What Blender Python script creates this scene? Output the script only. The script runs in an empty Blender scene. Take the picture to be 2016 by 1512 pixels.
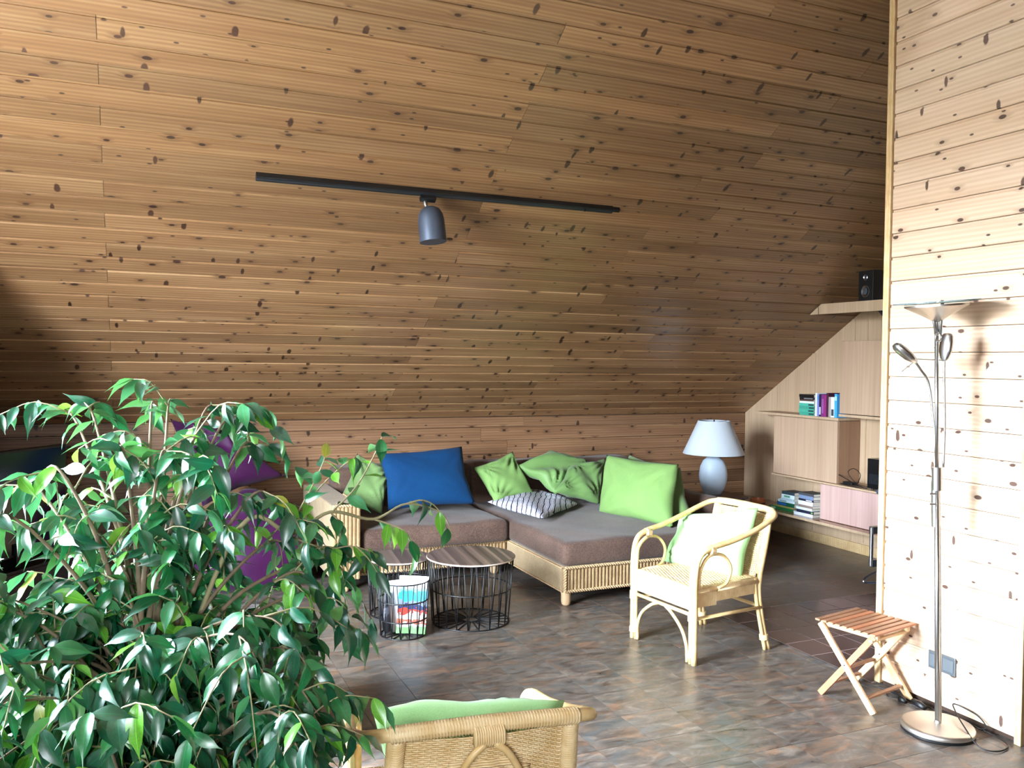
import bpy, bmesh, math, random
from mathutils import Vector, Matrix, Euler
S = bpy.context.scene
COL = S.collection
PI = math.pi
R = math.radians

# ------------------------------------------------------------------ camera
IMW, IMH = 2016.0, 1512.0
CF, CYAW, CPIT, CROL, CH = 1686.5, R(23.666), R(-1.525), R(0.6566), 1.6
cF = Vector((math.sin(CYAW)*math.cos(CPIT), math.cos(CYAW)*math.cos(CPIT), math.sin(CPIT)))
_R0 = Vector((math.cos(CYAW), -math.sin(CYAW), 0)); _U0 = _R0.cross(cF)
cR = _R0*math.cos(CROL) + _U0*math.sin(CROL)
cU = -_R0*math.sin(CROL) + _U0*math.cos(CROL)
CAM = Vector((0, 0, CH))
cd = bpy.data.cameras.new('camera'); cam = bpy.data.objects.new('camera', cd); COL.objects.link(cam)
mw = Matrix.Identity(4)
for i in range(3):
    mw[i][0] = cR[i]; mw[i][1] = cU[i]; mw[i][2] = -cF[i]; mw[i][3] = CAM[i]
cam.matrix_world = mw
cd.sensor_fit = 'HORIZONTAL'; cd.sensor_width = 36.0; cd.lens = CF/IMW*36.0
cd.clip_start = 0.05; cd.clip_end = 200
S.camera = cam

def ray(px, py):
    return cF + cR*((px-IMW/2)/CF) - cU*((py-IMH/2)/CF)
def on(px, py, ax, val):                 # the point seen at a pixel on a plane x/y/z = val
    d = ray(px, py); i = 'xyz'.index(ax)
    return CAM + d*((val-CAM[i])/d[i])
def deep(px, py, d):                     # the point seen at a pixel, d metres ahead
    return CAM + ray(px, py)*d

# ------------------------------------------------------------------ colour management, world, daylight
vs = S.view_settings
vs.view_transform = 'Standard'; vs.look = 'None'; vs.gamma = 1.0; vs.use_curve_mapping = False
vs.exposure = 0.0
S.render.film_transparent = False
S.cycles.use_denoising = True
S.cycles.max_bounces = 8; S.cycles.diffuse_bounces = 5; S.cycles.glossy_bounces = 4
S.cycles.transparent_max_bounces = 6
S.cycles.sample_clamp_indirect = 6.0

W = bpy.data.worlds.new('world'); S.world = W; W.use_nodes = True
wt = W.node_tree; wn = wt.nodes
_tc = wn.new('ShaderNodeTexCoord'); _sx = wn.new('ShaderNodeSeparateXYZ'); _rp = wn.new('ShaderNodeValToRGB')
_ma = wn.new('ShaderNodeMath'); _ma.operation = 'MULTIPLY_ADD'; _ma.inputs[1].default_value = 0.5; _ma.inputs[2].default_value = 0.5
wt.links.new(_tc.outputs['Generated'], _sx.inputs[0]); wt.links.new(_sx.outputs[2], _ma.inputs[0]); wt.links.new(_ma.outputs[0], _rp.inputs[0])
wt.links.new(_rp.outputs[0], wn['Background'].inputs[0])
_e = _rp.color_ramp.elements; _e[0].position = 0.0; _e[0].color = (0.09, 0.09, 0.075, 1); _e[1].position = 1.0; _e[1].color = (0.68, 0.83, 1.0, 1)
for _p, _c in ((0.49, (0.17, 0.16, 0.14, 1)), (0.535, (0.76, 0.875, 1.0, 1))):
    q = _e.new(_p); q.color = _c
wn['Background'].inputs[1].default_value = SKY = 200.0

def area(name, loc, aim, sx, sy, power, color, spread=180):
    l = bpy.data.lights.new(name, 'AREA'); l.shape = 'RECTANGLE'; l.size = sx; l.size_y = sy
    l.energy = power; l.color = color; l.spread = R(spread)
    o = bpy.data.objects.new(name, l); COL.objects.link(o)
    d = Vector(aim)-Vector(loc)
    o.location = loc; o.rotation_euler = d.to_track_quat('-Z', 'Y').to_euler()
    return o
XL = -1.75                                   # gable wall with the big window, left of the frame
WY0, WY1, WZ0, WZ1 = 2.0, 3.6, 0.45, 2.75    # its window opening
def portal(name, loc, aim, sx, sy):
    o = area(name, loc, aim, sx, sy, 1, (1, 1, 1)); o.data.cycles.is_portal = True; return o
portal('window_portal', (XL-0.20, (WY0+WY1)/2, (WZ0+WZ1)/2), (XL+3.0, (WY0+WY1)/2, (WZ0+WZ1)/2), WY1-WY0+0.02, WZ1-WZ0+0.02)
area('rear_fill_lamp', (-0.55, -0.75, 1.90), (0.9, 2.3, 0.2), 0.7, 0.9, 48, (0.86, 0.95, 1.0), 100)  # added fill lamp under the rear roof, no window is built there

# ------------------------------------------------------------------ helpers: mesh building
class MB:
    def __init__(s): s.v = []; s.f = []; s.m = []
    def add(s, vs_, fs, mi=0):
        b = len(s.v); s.v += [Vector(q) for q in vs_]
        for f in fs: s.f.append([b+i for i in f]); s.m.append(mi)
    def box(s, a, b, mi=0, M=None):
        x0, y0, z0 = a; x1, y1, z1 = b
        q = [Vector(t) for t in ((x0,y0,z0),(x1,y0,z0),(x1,y1,z0),(x0,y1,z0),(x0,y0,z1),(x1,y0,z1),(x1,y1,z1),(x0,y1,z1))]
        if M: q = [M @ t for t in q]
        s.add(q, [(0,3,2,1),(4,5,6,7),(0,1,5,4),(1,2,6,5),(2,3,7,6),(3,0,4,7)], mi)
    def bar(s, p, q, w, t, up=(0,0,1), mi=0):       # rectangular bar from p to q
        p = Vector(p); q = Vector(q); d = q-p; L = d.length; d.normalize()
        u = Vector(up); x = d.cross(u)
        if x.length < 1e-4: x = d.cross(Vector((1,0,0)))
        x.normalize(); z = x.cross(d)
        Mx = Matrix((( x.x, d.x, z.x, p.x), (x.y, d.y, z.y, p.y), (x.z, d.z, z.z, p.z), (0,0,0,1)))
        s.box((-w/2, 0, -t/2), (w/2, L, t/2), mi, Mx)
    def tube(s, pts, r, n=8, cap=True, closed=False, mi=0):
        pts = [Vector(p) for p in pts]; m = len(pts)
        rr = r if isinstance(r, (list, tuple)) else [r]*m
        T = []
        for i in range(m):
            a = pts[i-1] if (i > 0 or closed) else pts[i]
            b = pts[(i+1) % m] if (i < m-1 or closed) else pts[i]
            t = b-a; T.append(t.normalized() if t.length > 1e-9 else Vector((0,0,1)))
        up = Vector((0,0,1)) if abs(T[0].z) < 0.9 else Vector((1,0,0))
        N = (up - T[0]*up.dot(T[0])).normalized()
        rings = []
        for i in range(m):
            N = (N - T[i]*N.dot(T[i]))
            N = N.normalized() if N.length > 1e-6 else T[i].orthogonal().normalized()
            B = T[i].cross(N)
            rings.append([pts[i] + (N*math.cos(2*PI*k/n) + B*math.sin(2*PI*k/n))*rr[i] for k in range(n)])
        b = len(s.v)
        for g in rings: s.v += g
        for i in range(m if closed else m-1):
            j = (i+1) % m
            for k in range(n):
                s.f.append([b+i*n+k, b+i*n+(k+1) % n, b+j*n+(k+1) % n, b+j*n+k]); s.m.append(mi)
        if cap and not closed:
            s.f.append([b+k for k in range(n)][::-1]); s.m.append(mi)
            s.f.append([b+(m-1)*n+k for k in range(n)]); s.m.append(mi)
    def lathe(s, prof, n=32, c=(0,0,0), mi=0, sy=1.0):
        b = len(s.v); c = Vector(c)
        for r, z in prof:
            for k in range(n):
                a = 2*PI*k/n; s.v.append(c+Vector((r*math.cos(a), r*math.sin(a)*sy, z)))
        for i in range(len(prof)-1):
            for k in range(n):
                s.f.append([b+i*n+k, b+i*n+(k+1) % n, b+(i+1)*n+(k+1) % n, b+(i+1)*n+k]); s.m.append(mi)
        if prof[0][0] > 1e-6: s.f.append([b+k for k in range(n)][::-1]); s.m.append(mi)
        if prof[-1][0] > 1e-6: s.f.append([b+(len(prof)-1)*n+k for k in range(n)]); s.m.append(mi)
    def prism(s, poly, a, b, axis='x', mi=0):    # polygon (2D) extruded along an axis
        def P(u, v, w): return {'x': (w, u, v), 'y': (u, w, v), 'z': (u, v, w)}[axis]
        n = len(poly)
        q = [P(u, v, a) for u, v in poly] + [P(u, v, b) for u, v in poly]
        s.add(q, [list(range(n))[::-1], list(range(n, 2*n))] + [[i, (i+1) % n, n+(i+1) % n, n+i] for i in range(n)], mi)
    def grid(s, P, nu, nv, mi=0, wrap=False):    # P(i,j) -> point
        b = len(s.v)
        for j in range(nv+1):
            for i in range(nu+1): s.v.append(Vector(P(i, j)))
        for j in range(nv):
            for i in range(nu):
                k = b+j*(nu+1)+i; s.f.append([k, k+1, k+nu+2, k+nu+1]); s.m.append(mi)
    def mesh(s, name, mats, smooth=False, fix=True):
        me = bpy.data.meshes.new(name); me.from_pydata([tuple(q) for q in s.v], [], s.f)
        if fix:
            bm = bmesh.new(); bm.from_mesh(me)
            bmesh.ops.recalc_face_normals(bm, faces=bm.faces); bm.to_mesh(me); bm.free()
        mats = mats if isinstance(mats, (list, tuple)) else [mats]
        for m_ in mats: me.materials.append(m_)
        if len(mats) > 1:
            for p, mi in zip(me.polygons, s.m): p.material_index = mi
        if smooth:
            me.polygons.foreach_set('use_smooth', [True]*len(me.polygons))
            if smooth is not True: me.set_sharp_from_angle(angle=R(smooth))
        me.update(); return me

def link(name, me, parent=None, loc=None, rot=None, label=None):
    o = bpy.data.objects.new(name, me); COL.objects.link(o)
    if parent: o.parent = parent
    if loc is not None: o.location = loc
    if rot is not None: o.rotation_euler = rot
    if label: o['label'] = label
    return o
def obj(name, mb, mat, parent=None, smooth=35, label=None, loc=None, rot=None, bevel=None):
    o = link(name, mb.mesh(name, mat, smooth), parent, loc, rot, label)
    if bevel:
        b = o.modifiers.new('bevel', 'BEVEL'); b.width = bevel; b.segments = 2; b.limit_method = 'ANGLE'; b.angle_limit = R(40)
    return o
def thing(name, label, cat, loc=(0,0,0), rotz=0, group=None):
    o = bpy.data.objects.new(name, None); COL.objects.link(o); o.empty_display_size = 0.05
    o.location = loc; o.rotation_euler = (0, 0, rotz); return tag(o, label, cat, group)
def tag(o, label, cat, group=None, kind=None):
    o['label'] = label; o['category'] = cat
    if group: o['group'] = group
    if kind: o['kind'] = kind
    return o
def struct(o): o['kind'] = 'structure'; return o
def stuff(o): o['kind'] = 'stuff'; return o
def recenter(o):                                   # put an object's origin at its base centre
    me = o.data; xs = [v.co for v in me.vertices]
    c = Vector(((min(v.x for v in xs)+max(v.x for v in xs))/2, (min(v.y for v in xs)+max(v.y for v in xs))/2, min(v.z for v in xs)))
    me.transform(Matrix.Translation(-c)); o.location = Vector(o.location)+c; return o
def curve(pts, n=8):                               # Catmull-Rom through points
    pts = [Vector(p) for p in pts]; P = [pts[0]*2-pts[1]] + pts + [pts[-1]*2-pts[-2]]; out = []
    for i in range(1, len(P)-2):
        for k in range(n):
            t = k/n; a, b, c, d = P[i-1], P[i], P[i+1], P[i+2]
            out.append(0.5*((2*b) + (c-a)*t + (2*a-5*b+4*c-d)*t*t + (3*b-a-3*c+d)*t**3))
    out.append(pts[-1]); return out

# ------------------------------------------------------------------ helpers: materials
def srgb(r, g, b):
    f = lambda c: (c/255/12.92) if c/255 <= 0.04045 else ((c/255+0.055)/1.055)**2.4
    return (f(r), f(g), f(b), 1)
class NT:
    def __init__(s, name):
        s.m = bpy.data.materials.new(name); s.m.use_nodes = True; s.t = s.m.node_tree; s.n = s.t.nodes; s.b = s.n['Principled BSDF']
    def add(s, t, **k):
        n = s.n.new(t)
        for a, v in k.items(): setattr(n, a, v)
        return n
    def l(s, a, b): s.t.links.new(a, b)
    def setp(s, rough=0.5, metal=0.0, spec=0.5, **k):
        s.b.inputs['Roughness'].default_value = rough; s.b.inputs['Metallic'].default_value = metal
        s.b.inputs['Specular IOR Level'].default_value = spec
        for a, v in k.items(): s.b.inputs[a.replace('_', ' ')].default_value = v
    def coord(s, kind='Object', scale=(1,1,1), offset=None, rnd=False, rot=(0,0,0)):
        if kind == 'World': o = s.add('ShaderNodeNewGeometry').outputs['Position']
        else: o = s.add('ShaderNodeTexCoord').outputs[kind]
        if rnd:
            oi = s.add('ShaderNodeObjectInfo'); mu = s.add('ShaderNodeVectorMath', operation='MULTIPLY')
            cb = s.add('ShaderNodeCombineXYZ')
            for i in range(3): s.l(oi.outputs['Random'], cb.inputs[i])
            s.l(cb.outputs[0], mu.inputs[0]); mu.inputs[1].default_value = (43.0, 17.0, 7.0)
            ad = s.add('ShaderNodeVectorMath', operation='ADD'); s.l(o, ad.inputs[0]); s.l(mu.outputs[0], ad.inputs[1]); o = ad.outputs[0]
        mp = s.add('ShaderNodeMapping'); s.l(o, mp.inputs[0]); mp.inputs['Scale'].default_value = scale; mp.inputs['Rotation'].default_value = rot
        if offset: mp.inputs['Location'].default_value = offset
        return mp.outputs[0]
    def noise(s, vec, scale=1, detail=3, rough=0.55, dist=0, dim='3D'):
        n = s.add('ShaderNodeTexNoise'); n.noise_dimensions = dim; s.l(vec, n.inputs['Vector'])
        n.inputs['Scale'].default_value = scale; n.inputs['Detail'].default_value = detail
        n.inputs['Roughness'].default_value = rough; n.inputs['Distortion'].default_value = dist; return n.outputs[0]
    def ramp(s, fac, stops, interp='LINEAR'):
        r = s.add('ShaderNodeValToRGB'); s.l(fac, r.inputs[0]); e = r.color_ramp.elements; r.color_ramp.interpolation = interp
        while len(e) < len(stops): e.new(0.5)
        for q, (p, c) in zip(e, stops):
            q.position = p; q.color = c if len(c) == 4 else (*c, 1)
        return r.outputs[0]
    def mix(s, fac, a, b, mode='MIX'):
        m = s.add('ShaderNodeMix', data_type='RGBA', blend_type=mode)
        for i, q in ((0, fac), (6, a), (7, b)):
            if hasattr(q, 'is_output') or hasattr(q, 'links'): s.l(q, m.inputs[i])
            else: m.inputs[i].default_value = q
        return m.outputs[2]
    def math(s, op, a, b=None, clamp=False):
        m = s.add('ShaderNodeMath', operation=op); m.use_clamp = clamp
        for i, q in ((0, a), (1, b)):
            if q is None: continue
            if hasattr(q, 'links'): s.l(q, m.inputs[i])
            else: m.inputs[i].default_value = q
        return m.outputs[0]
    def mr(s, v, a, b, c=0, d=1):
        m = s.add('ShaderNodeMapRange'); s.l(v, m.inputs[0])
        for i, q in enumerate((a, b, c, d)): m.inputs[i+1].default_value = q
        return m.outputs[0]
    def bump(s, h, strength=0.3, dist=0.01):
        b = s.add('ShaderNodeBump'); s.l(h, b.inputs['Height']); b.inputs['Strength'].default_value = strength; b.inputs['Distance'].default_value = dist
        s.l(b.outputs[0], s.b.inputs['Normal'])
    def base(s, c):
        if hasattr(c, 'links'): s.l(c, s.b.inputs['Base Color'])
        else: s.b.inputs['Base Color'].default_value = c

def plain(name, col, rough=0.5, metal=0.0, spec=0.5, var=0.0, vscale=30, bump=0.0, **k):
    t = NT(name); t.setp(rough, metal, spec, **k)
    if var or bump:
        n = t.noise(t.coord(), vscale, 4)
        if var: t.base(t.mix(t.mr(n, 0.3, 0.7), tuple(c*(1-var) for c in col[:3])+(1,), tuple(min(1, c*(1+var)) for c in col[:3])+(1,)))
        else: t.base(col)
        if bump: t.bump(n, bump, 0.004)
    else: t.base(col)
    return t.m

def pine(name, light, mid, dark, knot, rough=0.35, kn=1.0, coat=0.0, spec=0.5, tint=0.26):
    """Knotty pine: grain runs along local X, board width along local Y."""
    t = NT(name); t.setp(rough, 0, spec)
    if coat: t.b.inputs['Coat Weight'].default_value = coat; t.b.inputs['Coat Roughness'].default_value = 0.22
    v = t.coord('Object', (1,1,1), rnd=True)
    def vor(sc, rot=0.0, off=(0,0,0)):
        mp = t.add('ShaderNodeMapping'); t.l(v, mp.inputs[0]); mp.inputs['Scale'].default_value = sc; mp.inputs['Rotation'].default_value = (0,0,rot); mp.inputs['Location'].default_value = off
        vo = t.add('ShaderNodeTexVoronoi'); vo.voronoi_dimensions = '2D'; t.l(mp.outputs[0], vo.inputs['Vector']); vo.inputs['Scale'].default_value = 1.0
        sp = t.add('ShaderNodeSeparateColor'); t.l(vo.outputs['Color'], sp.inputs[0])
        return vo.outputs['Distance'], sp.outputs[0], sp.outputs[1]
    d1, c1, s1 = vor((3.9, 7.4, 1))
    wob = t.noise(t.coord('Object', (22, 45, 22), rnd=True), 1, 1)
    d1w = t.math('ADD', d1, t.math('MULTIPLY', t.math('SUBTRACT', wob, 0.5), 0.03))
    rad = t.mr(s1, 0, 1, 0.04*kn, 0.09*kn)
    gate = t.math('GREATER_THAN', c1, 0.30)
    ratio = t.math('DIVIDE', d1w, rad)
    core = t.math('MULTIPLY', t.mr(ratio, 1.05, 0.8), gate)
    halo = t.math('MULTIPLY', t.mr(ratio, 3.2, 0.9), gate)
    # spike knots, slanting across the board
    d2, c2, s2 = vor((9.0, 3.2, 1), 0.62, (3.3, 1.7, 0))
    spk = t.math('MULTIPLY', t.mr(t.math('ADD', d2, t.math('MULTIPLY', t.math('SUBTRACT', wob, 0.5), 0.05)), 0.105*kn, 0.07*kn), t.math('GREATER_THAN', c2, 0.87))
    d3, c3, s3 = vor((7.0, 15.0, 1), 0.1, (9.1, 4.2, 0))
    pin = t.math('MULTIPLY', t.mr(d3, 0.10*kn, 0.06*kn), t.math('GREATER_THAN', c3, 0.86))
    # grain, pushed aside round the knots
    sep = t.add('ShaderNodeSeparateXYZ'); t.l(v, sep.inputs[0])
    y2 = t.math('ADD', sep.outputs[1], t.math('MULTIPLY', halo, 0.012))
    cb = t.add('ShaderNodeCombineXYZ'); t.l(sep.outputs[0], cb.inputs[0]); t.l(y2, cb.inputs[1]); t.l(sep.outputs[2], cb.inputs[2])
    def mp(sc):
        m = t.add('ShaderNodeMapping'); t.l(cb.outputs[0], m.inputs[0]); m.inputs['Scale'].default_value = sc; return m.outputs[0]
    g1 = t.noise(mp((1.1, 19, 19)), 1, 5, 0.6)
    g2 = t.noise(mp((0.55, 9, 9)), 1, 2, 0.5)
    wv = t.add('ShaderNodeTexWave'); wv.wave_type = 'BANDS'; wv.bands_direction = 'Y'; t.l(mp((0.5, 9, 9)), wv.inputs['Vector'])
    wv.inputs['Scale'].default_value = 1.6; wv.inputs['Distortion'].default_value = 4.5; wv.inputs['Detail'].default_value = 2; wv.inputs['Detail Scale'].default_value = 0.9
    gr = t.math('ADD', t.math('MULTIPLY', g1, 0.55), t.math('ADD', t.math('MULTIPLY', wv.outputs[1], 0.16), t.math('MULTIPLY', g2, 0.34)))
    col = t.ramp(gr, [(0.30, tuple(0.5*a+0.5*b for a, b in zip(dark, mid))), (0.50, mid), (0.70, light)])
    oi = t.add('ShaderNodeObjectInfo'); wnn = t.add('ShaderNodeTexWhiteNoise'); wnn.noise_dimensions = '1D'; t.l(oi.outputs['Random'], wnn.inputs['W'])
    tv = t.mr(wnn.outputs['Value'], 0, 1, 1-tint, 1+tint*0.6)
    cc = t.add('ShaderNodeCombineColor')
    for i in range(3): t.l(tv, cc.inputs[i])
    col = t.mix(1.0, col, cc.outputs[0], 'MULTIPLY')
    col = t.mix(t.math('MULTIPLY', halo, 0.42), col, tuple(0.55*a+0.45*b for a, b in zip(dark[:3], knot[:3]))+(1,))
    d4, c4, s4 = vor((8.0, 3.6, 1), -0.55, (5.3, 8.7, 0))
    spk2 = t.math('MULTIPLY', t.mr(t.math('ADD', d4, t.math('MULTIPLY', t.math('SUBTRACT', wob, 0.5), 0.06)), 0.13*kn, 0.09*kn), t.math('GREATER_THAN', c4, 0.90))
    kk = t.math('MAXIMUM', t.math('MAXIMUM', core, spk2), t.math('MAXIMUM', spk, pin))
    kc = t.mix(t.mr(g1, .35, .65), knot, tuple(min(1, 2.2*a) for a in knot[:3])+(1,))
    col = t.mix(t.math('MULTIPLY', kk, 0.93), col, kc)
    t.base(col)
    t.bump(t.math('SUBTRACT', t.math('MULTIPLY', g1, 0.5), t.math('MULTIPLY', kk, 0.5)), 0.08, 0.002)
    return t.m

def fabric(name, col, col2=None, weave=900, rough=0.9, bump=0.25, sheen=0.2, big=6):
    t = NT(name); t.setp(rough, 0, 0.2); t.b.inputs['Sheen Weight'].default_value = sheen
    v = t.coord()
    n = t.noise(v, big, 3); f = t.noise(v, weave/6, 2)
    c2 = col2 or tuple(c*0.8 for c in col[:3])+(1,)
    t.base(t.mix(t.mr(t.math('ADD', t.math('MULTIPLY', n, 0.5), t.math('MULTIPLY', f, 0.5)), 0.38, 0.62), c2, col))
    t.bump(f, bump, 0.002); return t.m

# palette
M = {}
M['slope'] = pine('varnished_pine', srgb(160,127,92), srgb(134,99,67), srgb(92,62,39), srgb(34,17,11), rough=0.34, spec=0.5, coat=0.0)
M['knee'] = pine('pine_low_wall', srgb(146,112,82), srgb(122,88,62), srgb(88,59,40), srgb(34,19,13), rough=0.42)
M['divide'] = pine('pale_pine', srgb(226,200,174), srgb(212,182,154), srgb(186,150,118), srgb(44,20,13), rough=0.45, kn=0.9, tint=0.08)
M['trim'] = pine('pine_trim', srgb(214,186,144), srgb(198,166,120), srgb(170,134,90), srgb(96,56,34), rough=0.45, kn=0.5)
M['gap'] = plain('dark_gap', srgb(52,34,22), 0.9)

def veneer(name, a, b, rough=0.5):
    t = NT(name); t.setp(rough, 0, 0.4)
    g = t.noise(t.coord('World', (90, 90, 1.2)), 1, 4, 0.6); g2 = t.noise(t.coord('World', (9, 9, 0.5)), 1, 2)
    t.base(t.mix(t.mr(t.math('ADD', t.math('MULTIPLY', g, 0.6), t.math('MULTIPLY', g2, 0.4)), 0.36, 0.64), a, b)); return t.m
M['veneer'] = veneer('beech_veneer', srgb(168,142,114), srgb(186,160,132))
M['veneer_door'] = veneer('beech_door_veneer', srgb(162,134,110), srgb(182,154,130), 0.42)
M['veneer_pink'] = veneer('pinkish_door_veneer', srgb(172,140,132), srgb(192,162,154), 0.42)
M['veneer_side'] = veneer('brown_side_veneer', srgb(130,98,74), srgb(150,116,90))
M['bench'] = veneer('bench_top', srgb(134,98,72), srgb(160,122,92), 0.16)

# slate look vinyl floor
def slate():
    t = NT('slate_tile'); t.setp(0.34, 0, 0.5)
    pos = t.add('ShaderNodeNewGeometry').outputs['Position']
    fl = t.add('ShaderNodeVectorMath', operation='FLOOR')
    mp = t.add('ShaderNodeMapping'); t.l(pos, mp.inputs[0]); mp.inputs['Location'].default_value = (-0.947/0.2643, -0.14/0.2643-0.0, 0.5); mp.inputs['Scale'].default_value = (1/0.2643, 1/0.2643, 0.0)
    t.l(mp.outputs[0], fl.inputs[0])
    wn_ = t.add('ShaderNodeTexWhiteNoise'); wn_.noise_dimensions = '3D'; t.l(fl.outputs[0], wn_.inputs['Vector'])
    sc = t.add('ShaderNodeVectorMath', operation='SCALE'); t.l(wn_.outputs['Color'], sc.inputs[0]); sc.inputs['Scale'].default_value = 30
    ad = t.add('ShaderNodeVectorMath', operation='ADD'); t.l(pos, ad.inputs[0]); t.l(sc.outputs[0], ad.inputs[1])
    def m(s_, r=0):
        q = t.add('ShaderNodeMapping'); t.l(ad.outputs[0], q.inputs[0]); q.inputs['Scale'].default_value = s_; q.inputs['Rotation'].default_value = (0,0,r); return q.outputs[0]
    n1 = t.noise(m((7, 17, 4), 0.25), 1, 7, 0.70, 1.0)
    n2 = t.noise(m((4, 9, 3), 0.5), 1.2, 4, 0.55, 1.4)
    n3 = t.noise(m((14, 46, 9), 0.22), 1, 6, 0.7, 1.4)
    c = t.ramp(n1, [(0.32, srgb(54,45,40)), (0.44, srgb(82,74,68)), (0.56, srgb(102,93,85)), (0.68, srgb(130,119,107))])
    c = t.mix(t.mr(n2, 0.52, 0.68), c, t.mix(t.mr(n1, 0.35, 0.65), srgb(84,62,50), srgb(134,106,86)))
    c = t.mix(t.math('MULTIPLY', t.mr(n2, 0.46, 0.34), 0.5), c, srgb(84,92,94))
    c = t.mix(t.math('MULTIPLY', t.mr(n3, 0.60, 0.70), 0.35), c, srgb(136,128,118))
    c = t.mix(t.math('MULTIPLY', t.mr(n3, 0.42, 0.32), 0.5), c, srgb(54,46,42))
    sv = t.add('ShaderNodeSeparateColor'); t.l(wn_.outputs['Color'], sv.inputs[0])
    k = t.mr(sv.outputs[2], 0, 1, 0.82, 1.08); cc = t.add('ShaderNodeCombineColor')
    for i in range(3): t.l(k, cc.inputs[i])
    t.base(t.mix(1.0, c, cc.outputs[0], 'MULTIPLY'))
    t.l(t.mr(n1, 0.3, 0.7, 0.27, 0.42), t.b.inputs['Roughness'])
    t.bump(t.math('ADD', n1, t.math('MULTIPLY', n3, 0.5)), 0.12, 0.003); return t.m
M['slate'] = slate()
M['grout'] = plain('floor_joint', srgb(46,42,40), 0.8)

# ------------------------------------------------------------------ the room shell
YK, ZK = 6.969, 1.11                          # low wall plane and its top edge
XS = 5.63                                     # far side wall
XD, DY0, DY1 = 3.414, 2.415, 3.165            # divider wall
SA = math.atan2(0.5357, -0.8444)              # plank frame: local X along the room, local Y up the slope, local Z into the room
su = Vector((0, math.cos(SA), math.sin(SA))); sn = Vector((0, 0.5357, 0.8444))
def slope(x, s, off=0.0): return Vector((x, YK, ZK)) + su*s - sn*off
def slope_z(y): return ZK + (YK-y)*(0.5357/0.8444)
RIDGE = 5.38
YR = YK + su.y*RIDGE; ZR = ZK + su.z*RIDGE

# floor
fb = MB(); fb.box((XL, -2.6, -0.06), (6.4, YK+0.02, -0.0035))
floor = struct(obj('floor', fb, M['grout'], smooth=False))
TP = 0.2643
def tile_mb(x, y, x1=None, y1=None):
    m = MB(); g = 0.0009
    a0, b0, a1, b1 = x+g, y+g, (x1 or x+TP)-g, (y1 or y+TP)-g
    e = 0.0004
    m.add([(a0,b0,-.0035),(a1,b0,-.0035),(a1,b1,-.0035),(a0,b1,-.0035),(a0,b0,-.0004),(a1,b0,-.0004),(a1,b1,-.0004),(a0,b1,-.0004),
           (a0+e,b0+e,0),(a1-e,b0+e,0),(a1-e,b1-e,0),(a0+e,b1-e,0)],
          [(0,1,5,4),(1,2,6,5),(2,3,7,6),(3,0,4,7),(4,5,9,8),(5,6,10,9),(6,7,11,10),(7,4,8,11),(8,9,10,11)])
    return m
cells = []
for i in range(-17, 20):
    for j in range(-11, 27):
        x = 0.947+i*TP; y = 0.14+(j)*TP
        if x < XL or x+TP > 6.4: continue
        if y > YK or y < -2.5: continue
        c = Vector((x+TP/2, y+TP/2, 0)); d = (c-CAM); z = d.dot(cF)
        vis = False; key = 99
        if z > 0.5:
            px = IMW/2+CF*d.dot(cR)/z; py = IMH/2-CF*d.dot(cU)/z
            vis = 430 < px < 2100 and 900 < py < 1600 and not (x > 3.37 and y < 4.3 and y > 3.0) and y+TP < YK and not (px > 1740 and x > 3.37)
            key = z
        cells.append((key if vis else 100, x, y))
cells.sort()
tm = tile_mb(0, 0).mesh('floor_tile', M['slate'])
rest = MB()
for n_, (k, x, y) in enumerate(cells):
    if k < 99 and n_ < 300:
        link('floor_tile', tm, floor, (x, y, 0))
    else:
        t_ = tile_mb(x, y, min(x+TP, 6.4), min(y+TP, YK)); rest.add(t_.v, t_.f)
stuff(obj('floor_tiles_beyond', rest, M['slate'], floor, smooth=False))

# plank with rounded edges and a recessed tongue along its upper edge
def plank_mesh(name, L, w, mat, th=0.014, tongue=0.010):
    a = w-tongue
    prof = [(0.0014, -th), (0.0014, -0.005), (0.0030, -0.0014), (0.0060, 0), (a-0.0060, 0), (a-0.0025, -0.0014), (a-0.0008, -0.0062), (w-0.0012, -0.0072), (w-0.0012, -th)]
    m = MB(); n = len(prof); g = 0.0011
    m.add([(g, y, z) for y, z in prof] + [(L-g, y, z) for y, z in prof],
          [list(range(n))[::-1], list(range(n, 2*n))] + [[i, i+1, n+i+1, n+i] for i in range(n-1)])
    me = m.mesh(name, mat); return me
_pc = {}
def plank(parent, L, w, mat, loc, rot, name='plank', **k):
    key = (round(L, 3), w, mat.name)
    if key not in _pc: _pc[key] = plank_mesh(name, L, w, mat, **k)
    return link(name, _pc[key], parent, loc, rot)

PW = 0.1222
X1S = 5.66
cb_ = MB(); cb_.add([slope(XL, -0.1, -0.013), slope(6.4, -0.1, -0.013), slope(6.4, RIDGE, -0.013), slope(XL, RIDGE, -0.013),
                    slope(XL, -0.1, -0.10), slope(6.4, -0.1, -0.10), slope(6.4, RIDGE, -0.10), slope(XL, RIDGE, -0.10)],
                   [(0,1,2,3),(4,7,6,5),(0,4,5,1),(1,5,6,2),(2,6,7,3),(3,7,4,0)])
ceil = struct(obj('ceiling', cb_, M['gap'], smooth=False))
rnd = random.Random(4)
nrow = int(RIDGE/PW)
for k in range(nrow):
    js = [-0.155, 3.35] if k % 2 == 0 else [1.87]
    if k % 2: js = [-2.2, 1.87, 4.75]
    js = [j + (rnd.choice((0, 0, 0.0)) if abs(j+0.155) < .01 or abs(j-1.87) < .01 else rnd.uniform(-.5, .5)) for j in js]
    xs = [XL]+sorted(j for j in js if j > XL+0.3)+[X1S]
    for a, b in zip(xs[:-1], xs[1:]):
        if b-a < 0.05: continue
        p = slope(a, k*PW)
        plank(ceil, b-a, PW, M['slope'], p, (SA, 0, 0))
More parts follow.
